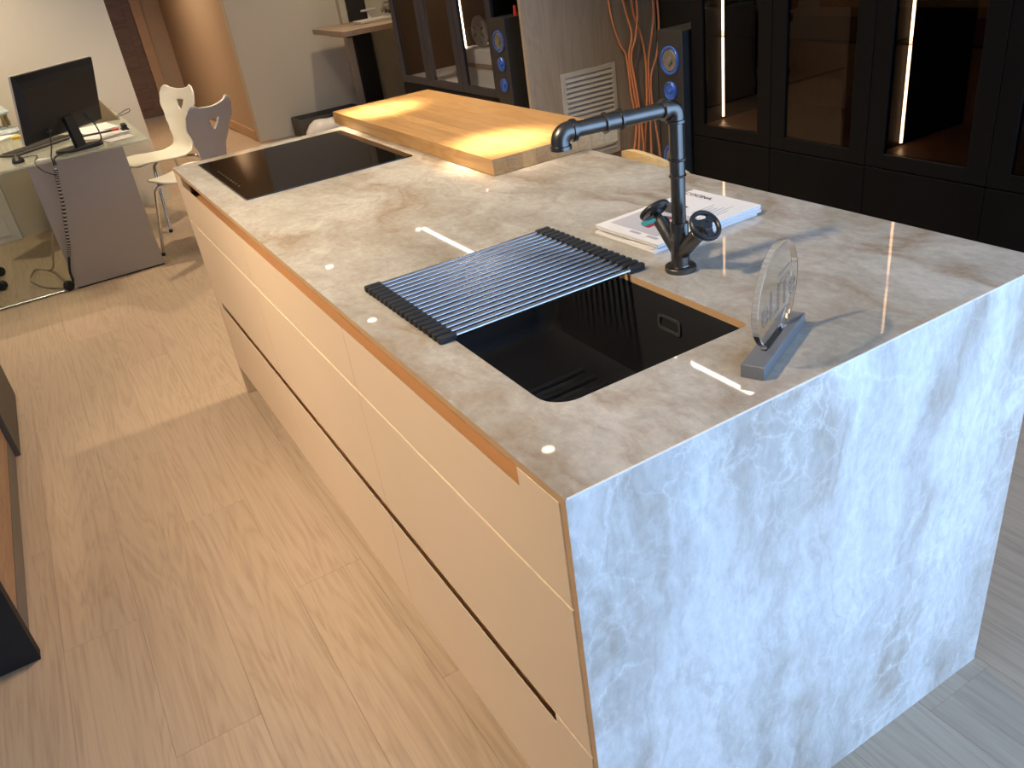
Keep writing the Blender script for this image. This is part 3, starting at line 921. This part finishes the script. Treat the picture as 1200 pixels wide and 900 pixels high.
# ------------------------------------------------------------------ speakers
def speaker(y0, y1, lab, red_lab, zt_):
    xf = 2.165
    t = thing('floor_speaker', (xf + 0.13, (y0 + y1) / 2, 0), lab, 'speaker', 'tall floor speakers')
    MB().box(xf, xf + 0.26, y0, y1, 0.02, zt_, 0.003, 2).build('cabinet_box', M_['speaker'], t)
    MB().box(xf - 0.012, xf + 0.27, y0 - 0.012, y1 + 0.012, 0.0, 0.02, 0.003, 1).build('foot_plate', M_['black'], t)
    yc = (y0 + y1) / 2
    for z, r in ((zt_ - 0.125, 0.062), (zt_ - 0.255, 0.040), (zt_ - 0.375, 0.040), (zt_ - 0.56, 0.062)):
        ring = MB().lathe((xf, yc, z), (-1, 0, 0), [(r, -0.001), (r, 0.006), (r * 0.93, 0.009), (r * 0.80, 0.006), (r * 0.78, 0.0005)], 32, False, False).build('driver_ring', M_['blue'], t, True)
        MB().lathe((xf, yc, z), (-1, 0, 0), [(r * 0.78, 0.002), (r * 0.70, 0.006), (r * 0.28, 0.0015), (r * 0.26, 0.008), (r * 0.08, 0.011)], 28, False, True).build('driver_cone', M_['cone'] if r > 0.05 else M_['blue'], t, True)
    rd = MB().lathe((xf + 0.10, y0 + 0.03, zt_), (0, 0, 1), [(0.012, 0.0005), (0.012, 0.02), (0.009, 0.022), (0.009, 0.05), (0.005, 0.056)], 16).build('lighter', M_['red'], None, True)
    tag(rd, red_lab, 'lighter')
speaker(3.815, 3.99, 'tall black floor speaker with blue drivers beside the three-door cabinet', 'small red lighter standing on the speaker by the three-door cabinet', 1.04)
speaker(2.285, 2.45, 'tall black floor speaker with blue drivers, behind the faucet', 'small red lighter standing on the speaker behind the faucet', 1.01)

# ------------------------------------------------------------------ vent grille on the partition
vg = thing('vent_grille', (2.57, 3.6, 0.44), 'pale louvred vent grille set in the wood partition', 'vent')
VX0, VX1, VZ0, VZ1, VY = 2.372, 2.768, 0.17, 0.705, 3.599
fr = MB()
fw = 0.028
fr.box(VX0, VX0 + fw, VY - 0.012, VY, VZ0, VZ1, 0.002, 1)
fr.box(VX1 - fw, VX1, VY - 0.012, VY, VZ0, VZ1, 0.002, 1)
fr.box(VX0 + fw, VX1 - fw, VY - 0.012, VY, VZ0, VZ0 + fw, 0.002, 1)
fr.box(VX0 + fw, VX1 - fw, VY - 0.012, VY, VZ1 - fw, VZ1, 0.002, 1)
fr.build('frame', M_['vent'], vg)
MB().box(VX0 + fw, VX1 - fw, VY - 0.0025, VY - 0.0005, VZ0 + fw, VZ1 - fw).build('dark_backing', M_['print_dark'], vg)
nsl = 17
pitch = (VZ1 - VZ0 - 2 * fw) / nsl
for k in range(nsl):
    z = VZ0 + fw + (k + 0.5) * pitch
    Mx = Matrix.Translation((0, VY - 0.0075, z)) @ Matrix.Rotation(math.radians(-24), 4, 'X')
    MB().box(VX0 + fw, VX1 - fw, -0.0012, 0.0012, -0.0135, 0.0135, M=Mx).build('slat', M_['vent'], vg)

# ------------------------------------------------------------------ orange cables
def cable_bundle(strands, lab, loc):
    t = thing('orange_cable', loc, lab, 'cable', 'orange cables hanging by the partition')
    for pts in strands:
        MB().tube(bez(pts, 8), 0.0065, 8).build('strand', M_['orange'], t, True)
kx, ky, kz = 2.84, 3.57, 0.72
cable_bundle([[(2.72, ky, 2.3), (2.74, ky, 1.5), (2.735, ky, 1.05), (2.79, ky, 0.82), (kx, ky, kz), (2.86, ky, 0.5), (2.885, ky, 0.3), (2.83, ky, 0.05)],
              [(2.78, ky - 0.012, 2.3), (2.80, ky - 0.012, 1.5), (2.83, ky - 0.012, 1.05), (2.88, ky - 0.012, 0.85), (kx + 0.012, ky - 0.012, kz), (2.875, ky - 0.012, 0.5), (2.90, ky - 0.012, 0.3), (2.87, ky - 0.012, 0.05)],
              [(2.86, ky - 0.024, 2.3), (2.88, ky - 0.024, 1.4), (2.92, ky - 0.024, 1.0), (2.90, ky - 0.024, 0.83), (kx + 0.02, ky - 0.024, kz), (2.88, ky - 0.024, 0.55), (2.91, ky - 0.024, 0.3), (2.92, ky - 0.024, 0.05)]],
             'orange cable loops hanging nearest the vent on the wood partition', (kx, ky, 0))
kx2, kz2 = 2.985, 0.66
cable_bundle([[(2.90, ky, 2.3), (2.88, ky, 1.5), (2.90, ky, 1.02), (2.96, ky, 0.82), (kx2, ky, kz2), (2.975, ky, 0.4), (2.95, ky, 0.2), (2.94, ky, 0.02)],
              [(3.0, ky - 0.014, 2.3), (3.01, ky - 0.014, 1.4), (3.05, ky - 0.014, 0.98), (3.03, ky - 0.014, 0.82), (kx2 + 0.01, ky - 0.014, kz2), (2.99, ky - 0.014, 0.4), (2.985, ky - 0.014, 0.2), (2.98, ky - 0.014, 0.02)],
              [(3.03, ky - 0.028, 2.3), (3.04, ky - 0.028, 1.4), (3.075, ky - 0.028, 0.90), (3.05, ky - 0.028, 0.70), (kx2 + 0.015, ky - 0.028, 0.58), (3.0, ky - 0.028, 0.4), (3.03, ky - 0.028, 0.2), (3.05, ky - 0.028, 0.02)]],
             'orange cable loops hanging at the partition edge beside the dark niche', (kx2, ky, 0))

# ------------------------------------------------------------------ desk
dk = thing('office_desk', (-0.45, 5.2, 0), 'taupe office desk with pale glass top against the cream wall', 'desk')
MB().box(-1.72, 0.168, 4.425, 6.14, 0.728, 0.740, 0.002, 1).build('glass_top', M_['desk_top'], dk)
MB().box(-0.47, 0.030, 4.545, 4.585, 0.008, 0.7275, 0.002, 1).build('front_panel', M_['taupe'], dk)
MB().box(-0.47, 0.030, 5.95, 5.99, 0.008, 0.7275, 0.002, 1).build('rear_panel', M_['taupe'], dk)
MB().box(-0.24, -0.20, 4.586, 5.949, 0.30, 0.7275, 0.002, 1).build('side_panel', M_['taupe'], dk)
MB().box(-0.46, 0.03, 4.549, 4.581, 0.0, 0.0085).build('floor_strip', M_['black_matte'], dk)
MB().box(-1.655, -0.53, 4.55, 4.575, 0.001, 0.014, 0.003, 1).build('foot_rail', M_['steel'], dk)
MB().box(-1.70, -1.66, 4.55, 4.60, 0.0, 0.7275, 0.003, 1).build('far_leg', M_['taupe'], dk)
MB().lathe((-0.505, 4.56, 0.030), (0.6, -0.8, 0), [(0.008, -0.018), (0.027, -0.015), (0.030, -0.007), (0.030, 0.007), (0.027, 0.015), (0.008, 0.018)], 20).build('caster', M_['rubber'], dk, True)

# monitor
mt = thing('monitor', (-0.175, 4.62, 0.74), 'black computer monitor seen from behind on the desk', 'monitor')
ang = math.radians(45.5)
tilt = math.radians(13.6)
MM = Matrix.Translation((-0.185, 4.66, 0.998)) @ Matrix.Rotation(ang, 4, 'Z') @ Matrix.Rotation(tilt, 4, 'X')
MB().box(-0.300, 0.300, 0.010, 0.028, -0.175, 0.175, 0.004, 2, M=MM).build('bezel', M_['mon_side'], mt)
bk = MB()
ra = [(-0.300, -0.175), (0.300, -0.175), (0.300, 0.175), (-0.300, 0.175)]
rb = [(-0.290, -0.165), (0.290, -0.165), (0.290, 0.145), (-0.290, 0.145)]
rc = [(-0.27, -0.075), (0.27, -0.075), (0.27, 0.11), (-0.27, 0.11)]
bk.ring_surface([[MM @ Vector((p[0], 0.012, p[1])) for p in ra], [MM @ Vector((p[0], -0.004, p[1])) for p in ra], [MM @ Vector((p[0], -0.014, p[1])) for p in rb], [MM @ Vector((p[0], -0.030, p[1])) for p in rc]])
bk.build('back_shell', M_['mon'], mt)
MB().box(-0.285, 0.285, 0.0281, 0.0286, -0.155, 0.162, M=MM).build('screen', M_['hob'], mt)
nk = MB()
ex_, en_ = Vector((math.cos(ang), math.sin(ang), 0)), Vector((math.sin(ang), -math.cos(ang), 0))
nt_, nb_ = MM @ Vector((0, -0.024, -0.085)), Vector((-0.172, 4.60, 0.748))
nk.ring_surface([[nt_ - ex_ * 0.034 - en_ * 0.008, nt_ + ex_ * 0.034 - en_ * 0.008, nt_ + ex_ * 0.034 + en_ * 0.012, nt_ - ex_ * 0.034 + en_ * 0.012], [nb_ - ex_ * 0.034 - en_ * 0.012, nb_ + ex_ * 0.034 - en_ * 0.012, nb_ + ex_ * 0.034 + en_ * 0.012, nb_ - ex_ * 0.034 + en_ * 0.012]])
nk.build('stand_neck', M_['mon'], mt)
MB().prism([(-0.180 + 0.125 * math.cos(2 * PI * k / 36), 4.60 + 0.085 * math.sin(2 * PI * k / 36)) for k in range(36)], lambda p: (p[0], p[1], 0.7405), lambda p: (p[0], p[1], 0.752)).build('stand_base', M_['mon'], mt)
MB().box(-0.165, -0.125, -0.020, -0.012, -0.135, -0.095, M=MM).build('power_socket', flat('socket_grey', (0.20, 0.20, 0.21), 0.4), mt)
MB().tube(bez([MM @ Vector((-0.145, -0.022, -0.12)), (-0.315, 4.47, 0.80), (-0.335, 4.43, 0.757), (-0.336, 4.412, 0.74), (-0.338, 4.412, 0.712)], 8), 0.004, 8).build('power_cord', M_['rubber'], mt, True)
MB().tube(bez([MM @ Vector((0.14, -0.022, -0.10)), (-0.06, 4.66, 0.84), (-0.06, 4.56, 0.775), (-0.10, 4.545, 0.757), (-0.16, 4.52, 0.753), (-0.27, 4.49, 0.75), (-0.322, 4.425, 0.748), (-0.328, 4.412, 0.712)], 8), 0.004, 8).build('video_cord', M_['rubber'], mt, True)
# cable spine down the desk front
cs = thing('cable_spine', (-0.45, 4.50, 0), 'segmented black and white cable spine hanging down the desk panel', 'cable')
spn = bez([(-0.338, 4.412, 0.695), (-0.352, 4.44, 0.62), (-0.37, 4.47, 0.5), (-0.40, 4.50, 0.37), (-0.425, 4.515, 0.26), (-0.445, 4.525, 0.2)], 6)
MB().tube(spn, 0.0075, 8).build('sleeve', M_['mon_side'], cs, True)
for k in range(0, len(spn) - 1):
    a, c = spn[k], spn[k + 1]
    MB().tube([a + (c - a) * 0.2, a + (c - a) * 0.62], 0.0095, 8).build('band', M_['rubber'], cs)
MB().tube(bez([(-0.445, 4.525, 0.2), (-0.47, 4.525, 0.12), (-0.475, 4.53, 0.06), (-0.49, 4.54, 0.045)], 6), 0.007, 8).build('tail', M_['rubber'], cs, True)
bc = MB().tube(bez([(-0.476, 4.575, 0.34), (-0.52, 4.68, 0.20), (-0.57, 5.05, 0.02), (-0.66, 5.2, 0.008), (-0.70, 5.0, 0.008), (-0.63, 4.75, 0.008), (-0.53, 4.62, 0.008)], 8), 0.006, 8).build('beige_cable', M_['cable_beige'], None, True)
tag(bc, 'beige cable looping on the floor under the desk', 'cable')
# mouse, keyboard, papers and small things on the desk
ms = thing('computer_mouse', (-0.50, 4.60, 0.74), 'black computer mouse at the desk front edge', 'mouse')
q = MB()
rings = []
for k in range(9):
    t = k / 8
    yy = -0.055 + 0.11 * t
    w_ = 0.032 * math.sin(PI * (0.12 + 0.76 * t)) ** 0.6
    h_ = 0.006 + 0.028 * math.sin(PI * (0.1 + 0.8 * t)) ** 0.8
    rings.append([Vector((-0.495, 4.60, 0.7405)) + Vector((w_ * math.cos(PI * j / 10), yy, h_ * math.sin(PI * j / 10))) for j in range(11)])
q.ring_surface(rings, True)
q.build('shell', M_['mon'], ms, True)
MB().box(-0.498, -0.492, 4.625, 4.645, 0.757, 0.7685, 0.002, 1).build('scroll_wheel', M_['mon_side'], ms)
MB().tube(bez([(-0.495, 4.655, 0.746), (-0.46, 4.70, 0.744), (-0.40, 4.66, 0.744), (-0.42, 4.43, 0.746), (-0.40, 4.412, 0.70), (-0.345, 4.412, 0.66)], 8), 0.0022, 6).build('cord', M_['rubber'], ms, True)
kb = thing('keyboard', (-0.36, 5.0, 0.74), 'dark grey keyboard lying on the desk behind the monitor', 'keyboard')
MK = Matrix.Translation((-0.37, 4.98, 0.7405)) @ Matrix.Rotation(math.radians(38), 4, 'Z')
MB().box(-0.22, 0.22, -0.065, 0.065, 0, 0.016, 0.004, 1, M=MK).build('tray', M_['dark_grey'], kb)
for r in range(4):
    for c_ in range(13):
        MB().box(-0.205 + c_ * 0.032, -0.205 + c_ * 0.032 + 0.027, -0.055 + r * 0.028, -0.032 + r * 0.028, 0.0161, 0.020, M=MK).build('key', M_['mon'], kb)
def sheet(cx, cy, rz, w_, l_, lab, z=0.7405, mat=None, name='paper_sheet', cat='paper', th=0.0015):
    M = Matrix.Translation((cx, cy, z)) @ Matrix.Rotation(rz, 4, 'Z')
    n = 6
    q = MB()
    rr = []
    for k in range(n + 1):
        t = -0.5 + k / n
        lift = 0.006 * t * t
        rr.append([M @ Vector((-w_ / 2, t * l_, lift)), M @ Vector((w_ / 2, t * l_, lift)), M @ Vector((w_ / 2, t * l_, lift + th)), M @ Vector((-w_ / 2, t * l_, lift + th))])
    q.ring_surface(rr)
    return tag(q.build(name, mat or M_['paper']), lab, cat)
sheet(-0.04, 4.93, 0.5, 0.21, 0.297, 'white paper sheet behind the monitor stand', 0.7415)
sheet(-0.375, 4.50, -0.4, 0.08, 0.05, 'small white note at the desk front edge left of the monitor stand')
sheet(0.04, 4.64, 0.25, 0.15, 0.12, 'white note at the desk front edge right of the monitor stand')
sheet(-0.03, 5.25, 0.15, 0.21, 0.297, 'white printed sheet beside the brown picture frame')
sheet(-0.62, 5.62, 0.9, 0.28, 0.2, 'white paper pile at the left end of the desk', 0.7405, None, 'paper_pile', 'paper', 0.012)
yl = MB().box(-0.50, -0.42, 5.52, 5.56, 0.7405, 0.760, 0.005, 2).build('tape_dispenser', M_['yellow'])
tag(yl, 'small yellow tape dispenser on the left of the desk', 'dispenser')
pen = thing('pen', (0.0, 4.98, 0.74), 'black and red pen lying on the desk right of the monitor', 'pen')
MB().tube([(-0.16, 4.98, 0.7475), (0.035, 4.96, 0.7475)], 0.007, 10).build('barrel', M_['mon'], pen, True)
MB().tube([(0.035, 4.96, 0.7475), (0.075, 4.955, 0.7475)], 0.0085, 10).build('grip', M_['red'], pen, True)
sc_ = thing('stapler', (0.10, 4.93, 0.74), 'small black stapler beside the red pen tip', 'stapler')
MB().box(0.085, 0.125, 4.88, 4.97, 0.7405, 0.752, 0.003, 1).build('foot', M_['mon'], sc_)
MB().box(0.09, 0.12, 4.885, 4.965, 0.757, 0.777, 0.005, 2).build('arm', M_['mon'], sc_)
MB().box(0.092, 0.118, 4.95, 4.968, 0.7515, 0.758).build('hinge', M_['red'], sc_)
pf = thing('picture_frame', (0.05, 5.42, 0.74), 'brown-backed picture frame leaning at the monitor right side', 'picture frame')
q = MB()
q.ring_surface([[(-0.01, 5.50, 0.7405), (-0.002, 5.51, 0.7405), (0.03, 5.50, 0.93), (0.022, 5.49, 0.93)], [(0.135, 5.42, 0.7405), (0.143, 5.43, 0.7405), (0.045, 5.50, 0.91), (0.037, 5.49, 0.91)]])
q.build('backing', M_['brown_card'], pf)
MB().tube([(-0.012, 5.498, 0.741), (0.021, 5.488, 0.932)], 0.004, 8).build('edge_strip', M_['mon_side'], pf)
MB().tube(bez([(0.13, 5.43, 0.765), (0.18, 5.43, 0.785), (0.215, 5.43, 0.79), (0.21, 5.43, 0.775), (0.17, 5.43, 0.765), (0.13, 5.43, 0.758)], 6), 0.0025, 6).build('wire_stand', M_['rubber'], pf, True)
orn = thing('ornament', (-0.56, 5.9, 0.74), 'pale blue glazed pagoda ornament at the left end of the desk', 'ornament')
MB().lathe((-0.545, 5.9, 0.7405), (0, 0, 1), [(0.10, 0), (0.11, 0.012), (0.10, 0.03), (0.07, 0.035), (0.065, 0.05)], 24).build('foot', M_['crystal'], orn, True)
for k in range(7):
    a = 2 * PI * k / 7
    MB().lathe((-0.545 + 0.055 * math.cos(a), 5.9 + 0.055 * math.sin(a), 0.78), (0, 0, 1), [(0.012, 0), (0.016, 0.03), (0.010, 0.06), (0.016, 0.085)], 10).build('pillar', flat('ornament_gold', (0.35, 0.27, 0.14), 0.35) if k == 0 else bpy.data.materials['ornament_gold'], orn, True)
MB().lathe((-0.545, 5.9, 0.865), (0, 0, 1), [(0.085, 0), (0.09, 0.012), (0.06, 0.045), (0.025, 0.075), (0.01, 0.10)], 24).build('roof', M_['crystal'], orn, True)

# white cabinet standing by the wall behind the desk, at the left edge
wc_ = thing('white_cabinet', (-0.95, 6.1, 0), 'low white cabinet by the cream wall under the desk', 'cabinet')
MB().box(-1.25, -0.70, 6.145, 6.188, 0.0, 0.62, 0.003, 1).build('body', M_['white'], wc_)
MB().box(-1.20, -0.76, 6.138, 6.1455, 0.05, 0.58, 0.002, 1).build('door', M_['white'], wc_)
sckt = thing('wall_socket', (-0.42, 6.18, 0.28), 'round grey wall socket behind the desk cables', 'socket')
MB().lathe((-0.46, 6.1895, 0.33), (0, -1, 0), [(0.045, 0), (0.045, 0.008), (0.030, 0.009), (0.028, 0.004)], 20).build('plate', M_['vent'], sckt, True)
MB().box(-0.475, -0.445, 6.15, 6.182, 0.31, 0.35, 0.004, 1).build('plug', M_['white'], sckt)

# ------------------------------------------------------------------ chairs
def make_chair(name, label, back_mat, front_mat):
    t = thing(name, (0, 0, 0), label, 'chair', 'moulded visitor chairs at the desk')
    prof = bez([(0.235, 0.435), (0.20, 0.452), (0.10, 0.450), (-0.02, 0.438), (-0.12, 0.440), (-0.175, 0.475), (-0.205, 0.55), (-0.235, 0.68), (-0.262, 0.78), (-0.285, 0.855)], 7)
    wid = [(0.0, 0.13), (0.04, 0.175), (0.10, 0.205), (0.22, 0.225), (0.34, 0.205), (0.44, 0.155), (0.52, 0.115), (0.58, 0.108), (0.66, 0.125), (0.76, 0.165), (0.87, 0.212), (0.94, 0.210), (0.98, 0.190), (1.0, 0.160)]
    acc = [0.0]
    for a, b2 in zip(prof[:-1], prof[1:]):
        acc.append(acc[-1] + (Vector(b2) - Vector(a)).length)
    Ltot = acc[-1]
    def P(s):
        s = min(max(s, 0), 1) * Ltot
        for i in range(len(acc) - 1):
            if acc[i + 1] >= s:
                f = (s - acc[i]) / max(1e-9, acc[i + 1] - acc[i])
                return Vector(prof[i]).lerp(Vector(prof[i + 1]), f)
        return Vector(prof[-1])
    def Wd(s):
        for (a, wa), (b2, wb) in zip(wid[:-1], wid[1:]):
            if s <= b2:
                f = (s - a) / (b2 - a)
                f = f * f * (3 - 2 * f)
                return wa + (wb - wa) * f
        return wid[-1][1]
    NU, NV = 56, 150
    bm = bmesh.new()
    g = []
    for j in range(NV + 1):
        row = []
        for i in range(NU + 1):
            u = -1 + 2 * i / NU
            s = j / NV
            # the top edge dips in the middle and the corners rise
            if s > 0.6:
                s = 0.6 + (s - 0.6) * (1 - 0.08 * (1 - u * u) ** 1.5)
            p = P(s)
            wv = Wd(s)
            dish = 0.03 * u * u
            nb = max(0, min(1, (s - 0.5) / 0.15))
            row.append(bm.verts.new((u * wv, p.x + dish * nb, p.y + dish * 0.4 * (1 - nb))))
        g.append(row)
    for j in range(NV):
        for i in range(NU):
            cx = (g[j][i].co.x + g[j][i + 1].co.x) / 2
            cz = (g[j][i].co.z + g[j + 1][i].co.z) / 2
            hz = (cz - 0.700) / 0.066
            if 0 < hz < 1 and g[j][i].co.y < -0.15 and abs(cx) < 0.046 * min(1, math.sqrt(hz) * 1.05) * min(1, (1 - hz) * 9):
                continue
            bm.faces.new((g[j][i], g[j][i + 1], g[j + 1][i + 1], g[j + 1][i]))
    bmesh.ops.recalc_face_normals(bm, faces=bm.faces[:])
    up = sum((f.normal.z for f in bm.faces if f.calc_center_median().y > 0), 0.0)
    if up < 0:
        bmesh.ops.reverse_faces(bm, faces=bm.faces[:])
    me = bpy.data.meshes.new('shell')
    bm.to_mesh(me)
    bm.free()
    for p in me.polygons:
        p.use_smooth = True
    me.materials.append(front_mat)
    me.materials.append(back_mat)
    o = link(bpy.data.objects.new('shell', me), t)
    sm = o.modifiers.new('thickness', 'SOLIDIFY')
    sm.thickness = 0.011
    sm.offset = -1
    sm.material_offset = 1
    sm.material_offset_rim = 0
    for sx in (-1, 1):
        for sy in (-1, 1):
            fx, fy = sx * 0.225, 0.235 if sy > 0 else -0.245
            pts = bez([(sx * 0.03, sy * 0.05 + 0.02, 0.418), (sx * 0.12, sy * 0.13 + 0.01, 0.418), (sx * 0.165, sy * 0.17, 0.40), (sx * 0.18, sy * 0.185, 0.34), (fx, fy, 0.012)], 6)
            lg = MB().tube(pts, 0.0095, 10).build('leg', M_['chrome'], t, True, keep=True)
            MB().lathe((fx, fy, 0), (0, 0, 1), [(0.012, 0.0), (0.013, 0.014), (0.0105, 0.02)], 12).build('foot_cap', M_['rubber'], lg, True, keep=True)
    return t
ch = make_chair('visitor_chair', 'moulded chair showing its grey back, nearest the island', M_['chair_grey'], M_['chair_white'])
def copy_tree(o, parent=None):
    c = o.copy()
    COL.objects.link(c)
    c.parent = parent
    for k in o.children:
        copy_tree(k, c)
    return c
ch2 = copy_tree(ch)
ch2['label'] = 'moulded white chair facing the desk, beyond the grey-backed one'
ch.location = (0.38, 4.70, 0)
ch.rotation_euler = (0, 0, math.atan2(0.76, -0.65) - PI / 2)
ch2.location = (0.33, 5.53, 0)
ch2.rotation_euler = (0, 0, math.atan2(-0.36, -0.93) - PI / 2)
# office chair behind the desk: base and casters reach into the frame
oc = thing('office_chair', (-1.09, 5.13, 0), 'swivel office chair with black casters behind the desk', 'chair')
for k in range(5):
    a = math.radians(-35 + 72 * k)
    c_, s_ = math.cos(a), math.sin(a)
    MB().tube([(-1.09, 5.13, 0.12), (-1.09 + 0.28 * c_, 5.13 + 0.28 * s_, 0.075)], [0.025, 0.015], 10).build('star_leg', M_['chrome'], oc, True)
    w_ = MB().lathe((-1.09 + 0.29 * c_, 5.13 + 0.29 * s_, 0.028), (-s_, c_, 0), [(0.010, -0.022), (0.026, -0.019), (0.028, -0.010), (0.028, 0.010), (0.026, 0.019), (0.010, 0.022)], 18).build('caster', M_['rubber'], oc, True)
MB().tube([(-1.09, 5.13, 0.10), (-1.09, 5.13, 0.44)], 0.025, 14).build('gas_lift', M_['black_matte'], oc, True)
MB().prism(rrect(-1.33, -0.85, 4.90, 5.36, 0.08, 6), lambda p: (p[0], p[1], 0.44), lambda p: (p[0], p[1], 0.50)).build('seat', M_['black_matte'], oc)
MB().prism(rrect(4.92, 5.34, 0.52, 0.70, 0.05, 6), lambda p: (-1.36, p[0], p[1]), lambda p: (-1.31, p[0], p[1])).build('backrest', M_['black_matte'], oc)
MB().box(-1.37, -1.345, 5.10, 5.16, 0.44, 0.66).build('back_bar', M_['black_matte'], oc)

# ------------------------------------------------------------------ far wall shelf and things by it
sh = thing('wall_shelf', (2.6, 7.1, 0.875), 'brown wooden wall shelf in the far corner behind the cabinet', 'shelf')
MB().box(2.18, 3.05, 6.60, 7.445, 0.855, 0.90, 0.002, 1).build('board', M_['shelf_wood'], sh)
MB().box(2.33, 2.36, 6.9, 7.44, 0.815, 0.8545).build('bracket', M_['black_matte'], sh)
tr = MB().box(2.48, 3.0, 6.95, 7.15, 0.9005, 0.925, 0.004, 1).build('magazine', M_['vent'])
tag(tr, 'pale magazine lying on the brown wall shelf', 'magazine')
nest = MB()
random.seed(3)
for k in range(26):
    a = random.uniform(0, 2 * PI)
    r0 = random.uniform(0.03, 0.16)
    nest.tube([(2.86 + r0 * math.cos(a), 7.0 + 0.5 * r0 * math.sin(a), 0.95 + random.uniform(-0.015, 0.08)), (2.86 + r0 * math.cos(a + 1.2), 7.0 + 0.5 * r0 * math.sin(a + 1.2), 0.95 + random.uniform(-0.01, 0.10)), (2.86 + r0 * math.cos(a + 2.3), 7.0 + 0.5 * r0 * math.sin(a + 2.3), 0.94 + random.uniform(-0.005, 0.06))], 0.009, 6)
nest = nest.build('driftwood_bundle', M_['driftwood'], None, True)
tag(nest, 'grey driftwood bundle on the brown wall shelf', 'driftwood')
dv = thing('figurine', (2.62, 7.05, 0.925), 'small blue-grey stand figurine on the wall shelf', 'figurine')
MB().lathe((2.60, 7.02, 0.9255), (0, 0, 1), [(0.03, 0), (0.02, 0.01), (0.010, 0.03), (0.010, 0.07)], 14).build('stem', M_['print_grey'], dv, True)
MB().box(2.53, 2.67, 7.005, 7.035, 0.995, 1.012, 0.003, 1).build('crossbar', M_['print_grey'], dv)
cr = thing('storage_crate', (1.98, 7.25, 0), 'low black crate holding a white bag by the far wall', 'crate')
q = MB()
q.box(1.80, 2.44, 7.25, 7.26, 0.0, 0.17)
q.box(1.80, 2.44, 7.53, 7.54, 0.0, 0.17)
q.box(1.80, 1.81, 7.26, 7.53, 0.0, 0.17)
q.box(2.43, 2.44, 7.26, 7.53, 0.0, 0.17)
q.box(1.81, 2.43, 7.26, 7.53, 0.0, 0.01)
q.build('box', M_['dark_grey'], cr)
q = MB()
rings = []
for k in range(9):
    t = k / 8
    xx = 1.80 + 0.42 * t
    rr = 0.02 + 0.075 * math.sin(PI * (0.08 + 0.84 * t)) + 0.012 * math.sin(9 * t)
    rings.append([(xx, 7.12 + 1.1 * rr * math.cos(2 * PI * j / 12), 0.001 + rr * 0.95 + rr * 0.95 * math.sin(2 * PI * j / 12)) for j in range(12)])
q.ring_surface(rings)
bg = q.build('white_bag', M_['white'], None, True)
tag(bg, 'crumpled white bag lying in front of the black crate', 'bag')

# ------------------------------------------------------------------ sideboard at the left edge
sb = thing('sideboard', (-1.1, 2.2, 0), 'low dark sideboard with wood front at the left edge of the aisle', 'sideboard')
MB().box(-1.25, -0.840, 1.385, 1.425, 0.0, 0.40, 0.001, 1).build('end_panel', M_['black_matte'], sb)
MB().box(-1.24, -0.862, 1.426, 2.63, 0.0, 0.075).build('plinth', M_['grey_plinth'], sb)
for k in range(2):
    a = 1.428 + k * 0.601
    MB().box(-0.882, -0.863, a, a + 0.598, 0.077, 0.395, 0.001, 1).build('drawer_front', M_['copper_wood'], sb)
MB().box(-1.24, -0.884, 1.426, 2.63, 0.077, 0.395).build('carcass', M_['dark_grey'], sb)
MB().box(-1.25, -0.843, 2.632, 3.25, 0.0, 0.395, 0.002, 1).build('tall_module', M_['dark_grey'], sb)
MB().box(-1.25, -0.838, 1.38, 3.255, 0.4005, 0.42, 0.001, 1).build('top', M_['black_matte'], sb)
